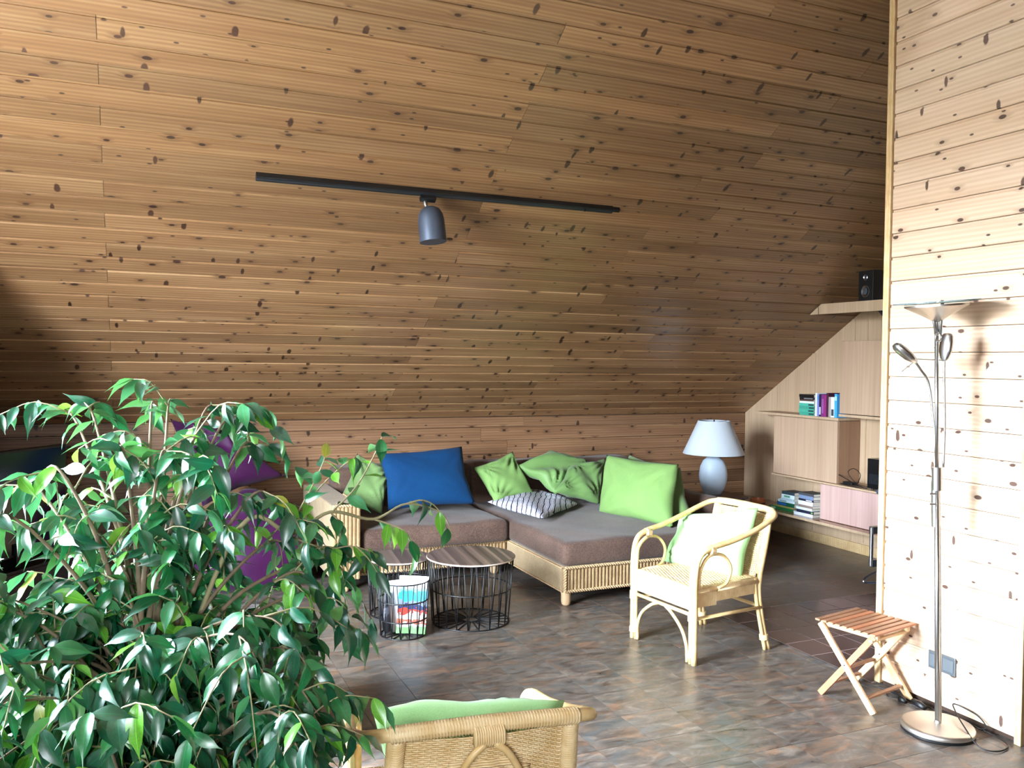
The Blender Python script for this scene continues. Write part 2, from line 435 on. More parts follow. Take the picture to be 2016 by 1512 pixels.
# the other half of the roof, behind the camera
cr = MB(); yb = YR-5.38*0.8444; zb = ZK
def rs(x, s, off=0.0):
    return Vector((x, YR - s*0.8444, ZR - s*0.5357)) + Vector((0, -0.5357, 0.8444))*off
L2 = RIDGE
cr.add([rs(XL, 0), rs(6.4, 0), rs(6.4, L2), rs(XL, L2), rs(XL, 0, .1), rs(6.4, 0, .1), rs(6.4, L2, .1), rs(XL, L2, .1)],
       [(0,3,2,1),(4,5,6,7),(0,1,5,4),(1,2,6,5),(2,3,7,6),(3,0,4,7)])
struct(obj('ceiling_rear', cr, M['slope'], smooth=False))
YB = rs(0, L2).y
# low wall
wb = MB(); wb.box((XL, YK+0.013, -0.05), (6.4, YK+0.10, ZK+0.02))
wback = struct(obj('wall_back', wb, M['gap'], smooth=False))
zs = [ZK-0.003]
while zs[-1] > 0.03: zs.append(zs[-1]-(0.090 if len(zs) == 1 else 0.119))
for i in range(len(zs)-1):
    w = round(zs[i]-zs[i+1], 4); js = [rnd.uniform(-1.6, 0.4), rnd.uniform(1.6, 4.8)] if i % 2 else [rnd.uniform(0.2, 1.6), rnd.uniform(2.8, 5.0)]
    xs = [XL]+sorted(j for j in js if j > XL+0.3)+[X1S]
    for a, b in zip(xs[:-1], xs[1:]):
        plank(wback, b-a, w, M['knee'], (b, YK, zs[i+1]), (PI/2, 0, 0) if False else (PI/2, 0, 0), ) if False else \
            plank(wback, b-a, w, M['knee'], (a, YK, zs[i+1]), (PI/2, 0, 0))
# (the last board strips sit behind the sofa)
# gable wall with the window opening (left, outside the frame)
gw = MB()
def gable_poly(y0, y1, zt0, zt1): return [(y0, 0), (y1, 0), (y1, zt1), (y0, zt0)]
def ztop(y): return slope_z(y) if y >= YR else ZR-(YR-y)*(0.5357/0.8444)
T = 0.18
gw.prism([(YB, -.02), (WY0, -.02), (WY0, ztop(WY0)), (YB, ztop(YB))], XL-T, XL)
gw.prism([(WY1, -.02), (YK+.02, -.02), (YK+.02, ZK), (WY1, ztop(WY1))], XL-T, XL)
gw.prism([(WY0, -.02), (WY1, -.02), (WY1, WZ0), (WY0, WZ0)], XL-T, XL)
gw.prism([(WY0, WZ1), (WY1, WZ1), (WY1, ztop(WY1)), (YR, ZR), (WY0, ztop(WY0))], XL-T, XL)
struct(obj('wall_left', gw, M['knee'], smooth=False))
lg = MB(); lg.prism([(XL, -.02), (-0.78, -.02), (-0.92, slope_z(5.12)), (XL, slope_z(5.12))], 5.0, 5.12, 'y')      # unseen cross wall, added to keep window light off the low left corner
struct(obj('wall_light_block', lg, M['knee'], smooth=False))
tb = MB(); tb.box((XL-T-3.2, -1.0, -.16), (XL-T, 6.5, -.10))
struct(obj('bounce_slab', tb, plain('pale_bounce', srgb(232,226,214), .8), smooth=False))      # unseen pale slab outside, added to bounce light up onto the slope
gl = MB(); gl.add([(-60, -60, -.4), (XL-T-3.2, -60, -.4), (XL-T-3.2, 60, -.4), (-60, 60, -.4)], [(0,1,2,3)])
struct(obj('added_ground', gl, plain('dim_bounce', srgb(86,82,66), .95), smooth=False))  # unseen dark ground, added so the divider top gets little bounced light
wf = MB()
for yy in (WY0, (WY0+WY1)/2-.03, WY1-0.06): wf.box((XL-0.05, yy, WZ0), (XL+0.01, yy+0.06, WZ1))
for zz in (WZ0, WZ1-0.06): wf.box((XL-0.05, WY0, zz), (XL+0.01, WY1, zz+0.06))
struct(obj('window_1', wf, plain('white_window_frame', srgb(225,225,222), 0.4), smooth=False))
# wall behind the camera
rb = MB(); rb.box((XL, YB-0.08, -0.05), (6.4, YB, ZK+0.05))
struct(obj('wall_front', rb, M['knee'], smooth=False))
# right side wall: veneer boards cut to the slope
rw = MB(); rw.prism([(YB, -.05), (YK+.1, -.05), (YK+.1, ZK), (YR, ZR), (YB, ztop(YB))], XS+0.016, XS+0.1)
wright = struct(obj('wall_right', rw, M['gap'], smooth=False))
ys = [6.969, 6.50, 6.02, 5.56, 5.10, 4.62, 4.14, 3.6]
for a, b in zip(ys[:-1], ys[1:]):
    m = MB(); g = 0.002
    m.prism([(b+g, 0), (a-g, 0), (a-g, ztop(a-g)-0.002), (b+g, ztop(b+g)-0.002)], XS, XS+0.016)
    obj('veneer_board', m, M['veneer'], wright, smooth=False)
for y in (6.02, 5.56, 5.42, 5.10):
    m = MB(); m.box((XS-0.006, y-0.02, 0.1), (XS, y+0.02, min(ztop(y)-0.01, 2.0))); obj('batten', m, M['veneer'], wright, smooth=False)
bb = MB(); bb.box((XS-0.018, 3.6, 0.0), (XS-0.001, YK-0.002, 0.085))
struct(obj('baseboard_right', bb, M['trim'], smooth=False, bevel=0.003))

# divider wall, faced with pale pine boards
dw = MB(); dz = 0.02
dw.prism([(DY0+0.02, 0.005), (DY1-0.004, 0.005), (DY1-0.004, ztop(DY1)-0.02), (DY0+0.02, ztop(DY0)-0.03)], XD+0.0135, XD+0.15)
wdiv = struct(obj('wall_divider', dw, M['gap'], smooth=False))
DP = 0.117
z = 3.301 - DP*28
while z < 3.85:
    z0 = max(z, 0.018)
    L = DY1-DY0-0.03
    if z > 0.0 or z+DP > 0.1:
        plank(wdiv, L, DP if z == z0 else round(z+DP-z0, 3), M['divide'], (XD, DY1-0.005-0.02, z0), Euler((PI/2, 0, -PI/2), 'XYZ'))
    z += DP
# corner strips of the divider
m = MB(); m.box((XD-0.012, DY1-0.022, 0.012), (XD+0.155, DY1+0.012, ztop(DY1)-0.03)); obj('corner_strip', m, M['trim'], wdiv, smooth=False, bevel=0.003)
m = MB(); m.box((XD-0.006, DY0-0.015, 0.0), (XD+0.155, DY0+0.016, 3.7)); obj('end_board', m, M['trim'], wdiv, smooth=False, bevel=0.003)
#--PART2--
# ------------------------------------------------------------------ hearth of dark tiles
def hearth():
    t = NT('hearth_tile'); t.setp(0.22, 0, 0.5)
    oi = t.add('ShaderNodeObjectInfo'); w = t.add('ShaderNodeTexWhiteNoise'); w.noise_dimensions = '1D'; t.l(oi.outputs['Random'], w.inputs['W'])
    n = t.noise(t.coord('World', (8, 8, 8)), 1, 4)
    t.base(t.mix(t.mr(t.math('ADD', w.outputs['Value'], n), 0.3, 1.5), srgb(34,30,36), srgb(74,46,44)))
    HP = 0.208; x0, y0 = 3.385, 3.178
    root = thing('hearth_plate', 'dark brown square tiles with pale joints set on the floor in front of the stove', 'hearth', (x0+3.5*HP, y0+3*HP, 0))
    b = MB(); b.box((-3.5*HP, -3*HP, 0.0004), (3.5*HP, 3*HP, 0.0070)); obj('grout_bed', b, plain('pale_grout', srgb(176,150,146), 0.8), root, smooth=False)
    m = MB(); g = 0.0035; m.box((g, g, 0.004), (HP-g, HP-g, 0.0078)); tm_ = m.mesh('hearth_tile', t.m)
    for i in range(7):
        for j in range(6): link('tile', tm_, root, (-3.5*HP+i*HP, -3*HP+j*HP, 0))
    e = MB(); e.box((-3.5*HP-0.006, -3*HP, 0.0004), (-3.5*HP, 3*HP, 0.0088)); e.box((-3.5*HP-.006, 3*HP, 0.0004), (3.5*HP, 3*HP+.004, 0.0088))
    obj('metal_edge', e, plain('brushed_edge', srgb(200,200,205), 0.25, 1.0), root, smooth=False)
hearth()

# ------------------------------------------------------------------ wood stove behind the divider
M['iron'] = plain('stove_iron', srgb(52,62,82), 0.45, 0.3, var=0.05)
M['steel'] = plain('handle_steel', srgb(170,174,182), 0.25, 1.0)
def stove():
    r = thing('wood_stove', 'dark iron wood stove standing on hearth tiles, half hidden behind the pine divider', 'stove', (4.2, 3.49, 0.0088))
    b = MB(); b.box((-.22, -.2, .13), (.22, .2, .84)); obj('body', b, M['iron'], r, smooth=False, bevel=.02)
    t_ = MB(); t_.box((-.25, -.22, .84), (.25, .22, .87)); obj('top_plate', t_, M['iron'], r, smooth=False, bevel=.01)
    for sx in (-.17, .17):
        for sy in (-.15, .15):
            l = MB(); l.box((sx-.03, sy-.03, 0), (sx+.03, sy+.03, .13)); obj('leg', l, M['iron'], r, smooth=False)
    d = MB(); d.box((-.262, -.17, .2), (-.22, .17, .80)); door = obj('door', d, M['iron'], r, smooth=False, bevel=.006)
    g = MB(); g.box((-.265, -.12, .3), (-.262, .12, .72)); obj('glass', g, plain('stove_glass', srgb(14,14,16), 0.08), door, smooth=False)
    h = MB(); h.tube([(-.335, .16, .44), (-.335, .16, .66)], .011, 10); h.bar((-.262, .16, .645), (-.34, .16, .645), .03, .04); h.bar((-.262, .16, .455), (-.34, .16, .455), .03, .04)
    obj('handle', h, M['steel'], door, smooth=40)
    q = MB(); q.tube(curve([(-.262, .16, .41), (-.35, .18, .37), (-.37, .17, .345), (-.265, .15, .34)], 5), .006, 8); obj('latch', q, M['steel'], door, smooth=True)
    p = MB(); p.tube([(.1, 0, .87), (.1, 0, 2.3)], .075, 20); obj('flue_pipe', p, M['iron'], r, smooth=40)
stove()

# ------------------------------------------------------------------ sofa
M['sofa'] = fabric('brown_chenille', srgb(98,76,64), srgb(66,48,40), 700, 0.8, 0.5, 0.12, 3)
def wicker_mat(name, a, b, s=1.0):
    t = NT(name); t.setp(0.5, 0, 0.35)
    v = t.coord('Object', (1, 1, 1))
    n = t.noise(v, 14, 3)
    wz = t.add('ShaderNodeTexWave'); wz.bands_direction = 'Z'; t.l(v, wz.inputs['Vector']); wz.inputs['Scale'].default_value = 62/s; wz.inputs['Distortion'].default_value = 1.0
    wz.inputs['Detail'].default_value = 1
    c = t.mix(t.mr(n, 0.3, 0.7), a, b)
    c = t.mix(t.math('MULTIPLY', t.mr(wz.outputs[1], 0.35, 0.0), 0.55), c, tuple(q*0.30 for q in a[:3])+(1,))
    t.base(c); t.bump(wz.outputs[1], 0.6, 0.003); return t.m
M['wicker'] = wicker_mat('wicker', srgb(152,122,86), srgb(180,150,110))
M['wicker_flat'] = fabric('beige_panel', srgb(164,142,110), srgb(144,122,92), 500, 0.8, 0.2, 0.1)
M['rope'] = plain('rope_edge', srgb(176,146,108), 0.6, var=0.15, vscale=60)
M['beech'] = plain('turned_beech', srgb(188,156,120), 0.4, var=0.06)
def ribs(p0, p1, z0, z1, nrm, pitch=0.0265):
    """vertical wicker stakes between two floor points, facing nrm"""
    p0 = Vector(p0); p1 = Vector(p1); d = (p1-p0); L = d.length; d.normalize(); n = Vector(nrm); m = MB()
    k = max(1, int(round(L/pitch))); w = L/k
    prof = [(-.5, .001), (-.34, .0075), (0, .0105), (.34, .0075), (.5, .001)]
    for i in range(k):
        c = p0+d*(w*(i+.5)); q = [c+d*(w*u)+n*v for u, v in prof]
        m.add([Vector((a.x, a.y, z0)) for a in q]+[Vector((a.x, a.y, z1)) for a in q], [[j, j+1, 6+j, 5+j] for j in range(4)])
    return m
def rope(m, p, q, r=.0085, pitch=.036):
    p = Vector(p); q = Vector(q); d = q-p; L = d.length; d.normalize()
    a = d.orthogonal().normalized(); b = d.cross(a); n = max(6, int(L/pitch*6))
    for ph in (0, PI):
        m.tube([p+d*(L*i/n)+(a*math.cos(2*PI*L*i/n/pitch+ph)+b*math.sin(2*PI*L*i/n/pitch+ph))*r*.7 for i in range(n+1)], r*.8, 5)
def soft_box(lo, hi, r=.04, n=None, amp=.006, seed=0, crown=0.0):
    """upholstered block: rounded box with a slightly crowned, uneven top"""
    bm = bmesh.new(); bmesh.ops.create_cube(bm, size=1)
    lo = Vector(lo); hi = Vector(hi); s_ = hi-lo
    for v in bm.verts: v.co = Vector((lo.x+(v.co.x+.5)*s_.x, lo.y+(v.co.y+.5)*s_.y, lo.z+(v.co.z+.5)*s_.z))
    bmesh.ops.bevel(bm, geom=bm.edges[:], offset=r, segments=4, profile=.6, affect='EDGES')
    me = bpy.data.meshes.new('x'); bm.free()
    # rebuild as a fine rounded grid for softness
    m = MB(); N = n or 26
    def rb(u, v, face):
        return None
    c = (lo+hi)/2; h = s_/2
    rr = random.Random(seed); ph = [rr.uniform(0, 6) for _ in range(6)]
    def warp(p):
        q = Vector((max(-h.x+r, min(h.x-r, p.x)), max(-h.y+r, min(h.y-r, p.y)), max(-h.z+r, min(h.z-r, p.z))))
        d = p-q
        if d.length > 1e-9: p = q+d.normalized()*r*min(1.0, max(abs(d.x), abs(d.y), abs(d.z))/r)
        wv = amp*(math.sin(p.x*9+ph[0])*math.sin(p.y*8+ph[1])+.5*math.sin(p.x*19+p.y*13+ph[2]))
        if p.z > 0: p = p+Vector((0, 0, wv+crown*(1-(p.x/h.x)**2)*(1-(p.y/h.y)**2)))
        return c+p
    bpy.data.meshes.remove(me)
    def face(o, ux, uy, nx, ny):
        m.grid(lambda i, j: warp(o+ux*es(i/nx)+uy*es(j/ny)), nx, ny)
    def es(t):  # denser towards edges
        return 0.5-0.5*math.cos(PI*t) if True else t
    X, Y, Z = Vector((s_.x,0,0)), Vector((0,s_.y,0)), Vector((0,0,s_.z)); o = -h
    face(o+Z, X, Y, N, N); face(o, X, Y, N, N); face(o, X, Z, N, 10); face(o+Y, X, Z, N, 10); face(o, Y, Z, N, 10); face(o+X, Y, Z, N, 10)
    return m
def soft_obj(name, m, mat, parent):
    me = m.mesh(name, mat, True, fix=False); bm = bmesh.new(); bm.from_mesh(me)
    bmesh.ops.remove_doubles(bm, verts=bm.verts, dist=1e-5); bmesh.ops.recalc_face_normals(bm, faces=bm.faces); bm.to_mesh(me); bm.free()
    me.polygons.foreach_set('use_smooth', [True]*len(me.polygons))
    return link(name, me, parent)
def sofa():
    r = thing('corner_sofa', 'brown upholstered corner sofa on a wicker base with round wooden feet', 'sofa', (2.65, 6.0, 0))
    o = Vector((2.65, 6.0, 0)); YB_ = 6.90
    def rel(m): m.v = [q-o for q in m.v]; return m
    # wicker bases
    b = MB(); b.box((2.555, 4.955, .09), (3.92, YB_, .262)); b.box((1.41, 5.885, .09), (2.56, YB_, .262)); obj('base_box', rel(b), M['wicker_flat'], r, smooth=False)
    obj('wicker_front', rel(ribs((2.575, 4.95, 0), (3.92, 4.95, 0), .105, .245, (0,-1,0))), M['wicker'], r, label='ribbed wicker front of the chaise')
    obj('wicker_front', rel(ribs((1.42, 5.88, 0), (2.54, 5.88, 0), .105, .245, (0,-1,0))), M['wicker'], r, label='ribbed wicker front of the long seat')
    m = MB(); m.box((2.548, 4.965, .095), (2.555, 5.875, .255)); obj('side_panel', rel(m), M['wicker_flat'], r, smooth=False)
    m = MB()
    for z in (.098, .252): rope(m, (2.56, 4.942, z), (3.93, 4.942, z)); rope(m, (1.42, 5.872, z), (2.55, 5.872, z)); rope(m, (2.545, 4.955, z), (2.545, 5.87, z), .005)
    rope(m, (2.562, 4.942, .10), (2.562, 4.942, .25)); obj('rope_edging', rel(m), M['rope'], r, smooth=True)
    # mattress seats
    soft_obj('seat_cushion', rel(soft_box((2.545, 4.93, .258), (3.93, 6.72, .42), .045, 30, .005, 1, .012)), M['sofa'], r)
    soft_obj('seat_cushion', rel(soft_box((1.41, 5.80, .258), (2.538, 6.72, .42), .045, 30, .006, 5, .012)), M['sofa'], r)
    # backrest
    soft_obj('backrest', rel(soft_box((1.41, 6.66, .28), (2.56, 6.90, .75), .05, 20, .004, 3)), M['sofa'], r)
    soft_obj('backrest', rel(soft_box((2.56, 6.66, .28), (4.12, 6.90, .75), .05, 20, .004, 4)), M['sofa'], r)
    # right arm
    soft_obj('armrest', rel(soft_box((3.93, 5.30, .09), (4.14, 6.68, .585), .09, 20, .004, 6)), M['sofa'], r)
    # left arm in wicker
    m = MB(); m.box((1.215, 5.775, .09), (1.405, YB_, .60)); obj('arm_box', rel(m), M['wicker_flat'], r, smooth=False, bevel=.012)
    obj('wicker_arm_front', rel(ribs((1.215, 5.77, 0), (1.405, 5.77, 0), .095, .60, (0,-1,0))), M['wicker'], r)
    m = MB(); rope(m, (1.215, 5.765, .602), (1.405, 5.765, .602)); rope(m, (1.405, 5.765, .60), (1.405, 6.3, .60), .006); obj('arm_rope', rel(m), M['rope'], r, smooth=True)
    for x, y in ((2.585, 4.975), (3.85, 5.0), (2.47, 5.93), (1.31, 5.82), (3.2, 6.8), (1.31, 6.8)):
        m = MB(); m.lathe([(.018, 0), (.028, .008), (.033, .03), (.034, .10)], 20, (x, y, 0)); obj('foot', rel(m), M['beech'], r)
sofa()

# ------------------------------------------------------------------ cushions
def pillow(name, corners, T, mat, label, group, seed=0, pinch=.10, N=26, wr=1.0, sag=(0,0,0), ears=0.0):
    """corners TL,TR,BR,BL in world space"""
    TL, TR, BR, BL = [Vector(c) for c in corners]; c = (TL+TR+BR+BL)/4
    n = (TR-BL).cross(TL-BR).normalized()
    rr = random.Random(seed); fs = [(rr.uniform(2, 7), rr.uniform(2, 7), rr.uniform(0, 6), rr.uniform(.4, 1)) for _ in range(7)]
    cent = [(rr.choice((0, 1)), rr.choice((0, 1)), rr.uniform(14, 22), rr.uniform(0, 6)) for _ in range(4)]
    m = MB()
    def P(i, j, s):
        u = 2*i/N-1; v = 2*j/N-1
        uu = u*(1-pinch*(1-abs(v))**1.0*(abs(u)**3)*1.2) if True else u
        vv = v*(1-pinch*(1-abs(u))**1.0*(abs(v)**3)*1.2)
        a = (uu+1)/2; b_ = (vv+1)/2
        p = (BL*(1-a)+BR*a)*(1-b_)+(TL*(1-a)+TR*a)*b_
        t = (max(0, 1-u**4)*max(0, 1-v**4))**.55 * (1-.28*(u*u+v*v)/2)
        w = 0
        for fx, fy, ph, am in fs: w += am*math.sin(fx*u+fy*v+ph)
        w *= .004*wr
        for cu, cv, fr, ph in cent:      # folds radiating from corners
            du = u-(2*cu-1); dv = v-(2*cv-1); rad = math.hypot(du, dv); an = math.atan2(dv, du)
            w += .008*wr*math.sin(an*fr+ph)*math.exp(-((rad-.55)/.45)**2)*min(1, rad*2)
        edge = (1-u*u)*(1-v*v)
        return p + n*(s*T/2*t + w*min(1, edge*5)) + Vector(sag)*edge
    for s in (1, -1): m.grid(lambda i, j: P(i, j, s), N, N)
    me = m.mesh(name, mat, True, fix=False); bm = bmesh.new(); bm.from_mesh(me)
    bmesh.ops.remove_doubles(bm, verts=bm.verts, dist=1e-4); bmesh.ops.recalc_face_normals(bm, faces=bm.faces); bm.to_mesh(me); bm.free()
    me.polygons.foreach_set('use_smooth', [True]*len(me.polygons))
    me.transform(Matrix.Translation(-c)); o = link(name, me); o.location = c
    return tag(o, label, 'cushion', group)
M['lime'] = fabric('lime_fabric', srgb(116,148,84), srgb(102,134,74), 1200, 0.8, 0.12, 0.05, 3)
M['lime_satin'] = fabric('lime_satin', srgb(108,140,84), srgb(90,122,66), 1400, 0.5, 0.06, 0.1, 3)
M['olive'] = fabric('olive_fabric', srgb(104,130,78), srgb(88,114,64), 1200, 0.75, 0.1, 0.2, 3)
M['blue'] = fabric('blue_fabric', srgb(1,56,98), srgb(1,46,86), 900, 0.85, 0.35, 0.03, 3)
M['mint'] = fabric('pale_lime_fabric', srgb(160,206,140), srgb(146,192,122), 1400, 0.6, 0.08, 0.2, 3)
GS = 'cushions on the corner sofa'
pillow('cushion', [on(703,893,'y',6.52), on(775,925,'y',6.5), on(752,1013,'y',6.3), on(668,985,'y',6.4)], .16, M['olive'], 'olive green cushion leaning behind the blue one at the wicker arm', GS, 3, wr=1.4)
pillow('cushion', [on(745,893,'y',6.42), on(909,879,'y',6.45), on(936,992,'y',6.17), on(764,1004,'y',6.15)], .17, M['blue'], 'large plain blue cushion on the long seat', GS, 8, .07, wr=.5)
pillow('cushion', [on(931,921,'y',6.50), on(1009,889,'y',6.55), on(1052,972,'y',6.35), on(975,992,'y',6.25)], .13, M['lime'], 'lime green cushion leaning at the back, next right of the blue one', GS, 12, wr=1.5)
pillow('cushion', [on(1016,917,'y',6.46), on(1084,886,'y',6.55), on(1172,918,'y',6.45), on(1094,974,'y',6.15)], .15, M['lime_satin'], 'creased lime cushion in the middle, standing on its corner', GS, 21, wr=1.8)
pillow('cushion', [on(1120,918,'y',6.30), on(1193,902,'y',6.35), on(1180,994,'y',6.05), on(1090,968,'y',6.05)], .15, M['lime_satin'], 'small lime cushion tucked behind the big upright lime cushion', GS, 33, wr=1.8)
pillow('cushion', [(3.60,5.88,.865), (3.80,5.45,.80), (3.68,5.06,.425), (3.47,5.78,.44)], .14, M['olive'], 'green cushion between the big upright cushion and the armrest', GS, 41, wr=.8)
pillow('cushion', [on(1194,895,'x',3.42), on(1336,914,'x',3.68), on(1324,1040,'x',3.50), on(1178,1010,'x',3.34)], .2, M['lime'], 'big upright lime cushion leaning against the right armrest', GS, 47, .05, wr=.9)
def striped():
    t = NT('striped_print'); t.setp(0.8, 0, 0.2)
    v = t.coord('Object', (1, 1, 1), rot=(0, 0, 0.5))
    w = t.add('ShaderNodeTexWave'); w.bands_direction = 'X'; t.l(v, w.inputs['Vector']); w.inputs['Scale'].default_value = 7.5; w.inputs['Distortion'].default_value = 3.2; w.inputs['Detail Scale'].default_value = .8
    n = t.noise(v, 42, 3)
    c = t.ramp(w.outputs[1], [(0.0, srgb(40,42,58)), (0.10, srgb(60,62,80)), (0.13, srgb(205,210,220)), (0.42, srgb(214,216,226)), (0.46, srgb(150,148,166)), (0.75, srgb(166,160,176)), (0.95, srgb(196,196,210))])
    t.base(t.mix(t.mr(n, .55, .62, 0, .35), c, srgb(150,110,112))); return t.m
pillow('cushion', [on(1052,962,'z',.49), on(1140,992,'z',.465), on(1066,1021,'z',.475), on(958,988,'z',.475)], .10, striped(), 'grey and white cushion with dark stripes lying flat on the chaise', GS, 55, .06, wr=.8)

# ------------------------------------------------------------------ beanbag and screen on the left
M['purple'] = fabric('purple_nylon', srgb(58,10,56), srgb(42,6,42), 1500, 0.6, 0.05, 0.05, 3)
def blob(name, prof, c, sx, sy, mat, parent, seed, lean=(0,0), amp=.03, nf=7):
    rr = random.Random(seed); m = MB(); n = 40; K = 22
    ph = [rr.uniform(0, 6) for _ in range(8)]
    def rad(t):
        for (t0, r0), (t1, r1) in zip(prof[:-1], prof[1:]):
            if t <= t1: k = (t-t0)/(t1-t0); k = k*k*(3-2*k); return r0*(1-k)+r1*k
        return prof[-1][1]
    H = prof[-1][0]
    for j in range(K+1):
        z = H*j/K; r0 = rad(z)
        for i in range(n):
            a = 2*PI*i/n; r_ = r0*(1+amp*math.sin(nf*a+ph[0]+z*6)+amp*.7*math.sin(4*a-z*9+ph[1])+amp*.5*math.sin(11*a+z*15+ph[2]))
            m.v.append(Vector((c[0]+lean[0]*z*z+r_*math.cos(a)*sx, c[1]+lean[1]*z*z+r_*math.sin(a)*sy, c[2]+z)))
    for j in range(K):
        for i in range(n): m.f.append([j*n+i, j*n+(i+1) % n, (j+1)*n+(i+1) % n, (j+1)*n+i]); m.m.append(0)
    m.f.append(list(range(n))[::-1]); m.m.append(0); m.f.append([K*n+i for i in range(n)]); m.m.append(0)
    return obj(name, m, mat, parent, smooth=True)
rb_ = thing('beanbag', 'purple beanbag chair slumped on the floor beside the wicker sofa arm', 'beanbag', (.74, 6.35, 0))
blob('body', [(0, .34), (.06, .43), (.22, .44), (.42, .36), (.56, .24), (.66, .05)], (0, 0, 0), 1, .95, M['purple'], rb_, 2)
pillow('beanbag_cushion', [(.22,6.62,1.16), (.52,6.58,1.10), (1.00,6.42,.74), (.42,6.32,.56)], .30, M['purple'], 'big purple floor cushion propped on the beanbag against the pine wall', None, 61, .12, wr=3)
def tv():
    a = on(131, 874, 'z', 1.05); b = on(0, 890, 'z', 1.05)
    d = Vector((a.x-b.x, a.y-b.y, 0)).normalized(); ang = math.atan2(d.y, d.x)
    c = a-d*.40; c.z = 0
    r = thing('television', 'black flat screen television on a dark stand in the left corner', 'television', (c.x, c.y, 0), ang)
    m = MB(); m.box((-.40, 0, .42), (.40, .045, 1.05)); obj('casing', m, plain('black_plastic', srgb(12,12,13), 0.35), r, smooth=False, bevel=.006)
    m = MB(); m.box((-.388, -.003, .44), (.388, .001, 1.035)); obj('screen', m, plain('dark_screen', srgb(6,6,8), 0.12), r, smooth=False)
    m = MB(); m.bar((0, .04, .36), (0, .04, .5), .12, .03, (1,0,0)); m.box((-.25, -.07, .35), (.25, .16, .365)); obj('stand', m, plain('black_stand', srgb(14,14,15), .4), r, smooth=False)
    t_ = thing('media_bench', 'low dark bench under the television', 'bench', (c.x, c.y, 0), ang)
    m = MB(); m.box((-.42, -.08, .05), (.46, .24, .35)); obj('cabinet', m, plain('dark_bench', srgb(30,24,22), .5), t_, smooth=False, bevel=.005)
    m = MB(); m.box((-.40, -.06, 0), (.44, .22, .05)); obj('plinth', m, plain('bench_plinth', srgb(20,16,15), .6), t_, smooth=False)
tv()

# ------------------------------------------------------------------ wire tables and basket
M['wire'] = plain('black_wire', srgb(6,6,8), 0.5, 0.0)
def top_mat():
    t = NT('striped_wood_top'); t.setp(0.4, 0, 0.4); v = t.coord('World', (1, 1, 1), rot=(0, 0, .12))
    mp = t.add('ShaderNodeMapping'); t.l(v, mp.inputs[0]); mp.inputs['Scale'].default_value = (44, 0.001, 1)
    sx = t.add('ShaderNodeSeparateXYZ'); t.l(mp.outputs[0], sx.inputs[0]); f = t.math('FLOOR', sx.outputs[0]); w = t.add('ShaderNodeTexWhiteNoise'); w.noise_dimensions = '1D'; t.l(f, w.inputs['W'])
    g = t.noise(t.coord('World', (60, 3, 1), rot=(0, 0, .12)), 1, 4)
    t.base(t.mix(t.math('ADD', t.math('MULTIPLY', w.outputs[0], .65), t.math('MULTIPLY', g, .35)), srgb(44,35,32), srgb(138,116,102))); return t.m
M['top'] = top_mat()
def wire_basket(r, r0, r1, h, n, mid, parent, wr=.0033):
    m = MB()
    def ring(rad, z, w): m.tube([(rad*math.cos(2*PI*k/40), rad*math.sin(2*PI*k/40), z) for k in range(40)], w, 6, closed=True)
    for z in [0.004]+mid+[h]: ring(r0+(r1-r0)*z/h, z, wr*1.25)
    for k in range(n):
        a = 2*PI*k/n; b = 2*PI*(k+.33)/n; c_ = 2*PI*(k-.33)/n
        P = lambda a_, rad, z: (rad*math.cos(a_), rad*math.sin(a_), z)
        m.tube([P(a, r0, .004), P(b, r1, h)], wr, 5); m.tube([P(a, r0, .004), P(c_, r1, h)], wr, 5)
        m.tube([P(a, r0, .004), P(a, r0*.2, .004)], wr, 5)
    m.tube([(r0*.2*math.cos(2*PI*k/16), r0*.2*math.sin(2*PI*k/16), .004) for k in range(16)], wr, 5, closed=True)
    return obj('wire_frame', m, M['wire'], parent, smooth=True)
GT = 'wire side tables in front of the sofa'
def wire_table(x, y, r0, r1, h, n, label):
    t = thing('wire_table', label, 'side table', (x, y, 0), 0, GT)
    wire_basket(None, r0, r1*.965, h-.012, n, [h*.52], t)
    m = MB(); m.lathe([(r1-.002, h-.012), (r1, h-.010), (r1, h-.002), (r1-.002, h)], 56); obj('tabletop', m, M['top'], t, smooth=30)
    m = MB(); m.lathe([(r1, h-.010), (r1+.0012, h-.009), (r1+.0012, h-.003), (r1, h-.002)], 56); obj('edge_band', m, plain('pale_edge', srgb(190,170,155), .5), t, smooth=30)
    return t
wire_table(1.885, 4.90, .235, .272, .405, 22, 'larger black wire side table with a round striped wood top')
wire_table(1.515, 5.215, .175, .2, .36, 18, 'smaller black wire side table with a round wood top, behind the magazine basket')
bk = thing('wire_basket', 'open black wire basket holding magazines on the floor', 'basket', (1.425, 4.80, 0))
wire_basket(None, .13, .152, .32, 16, [.10, .21], bk)
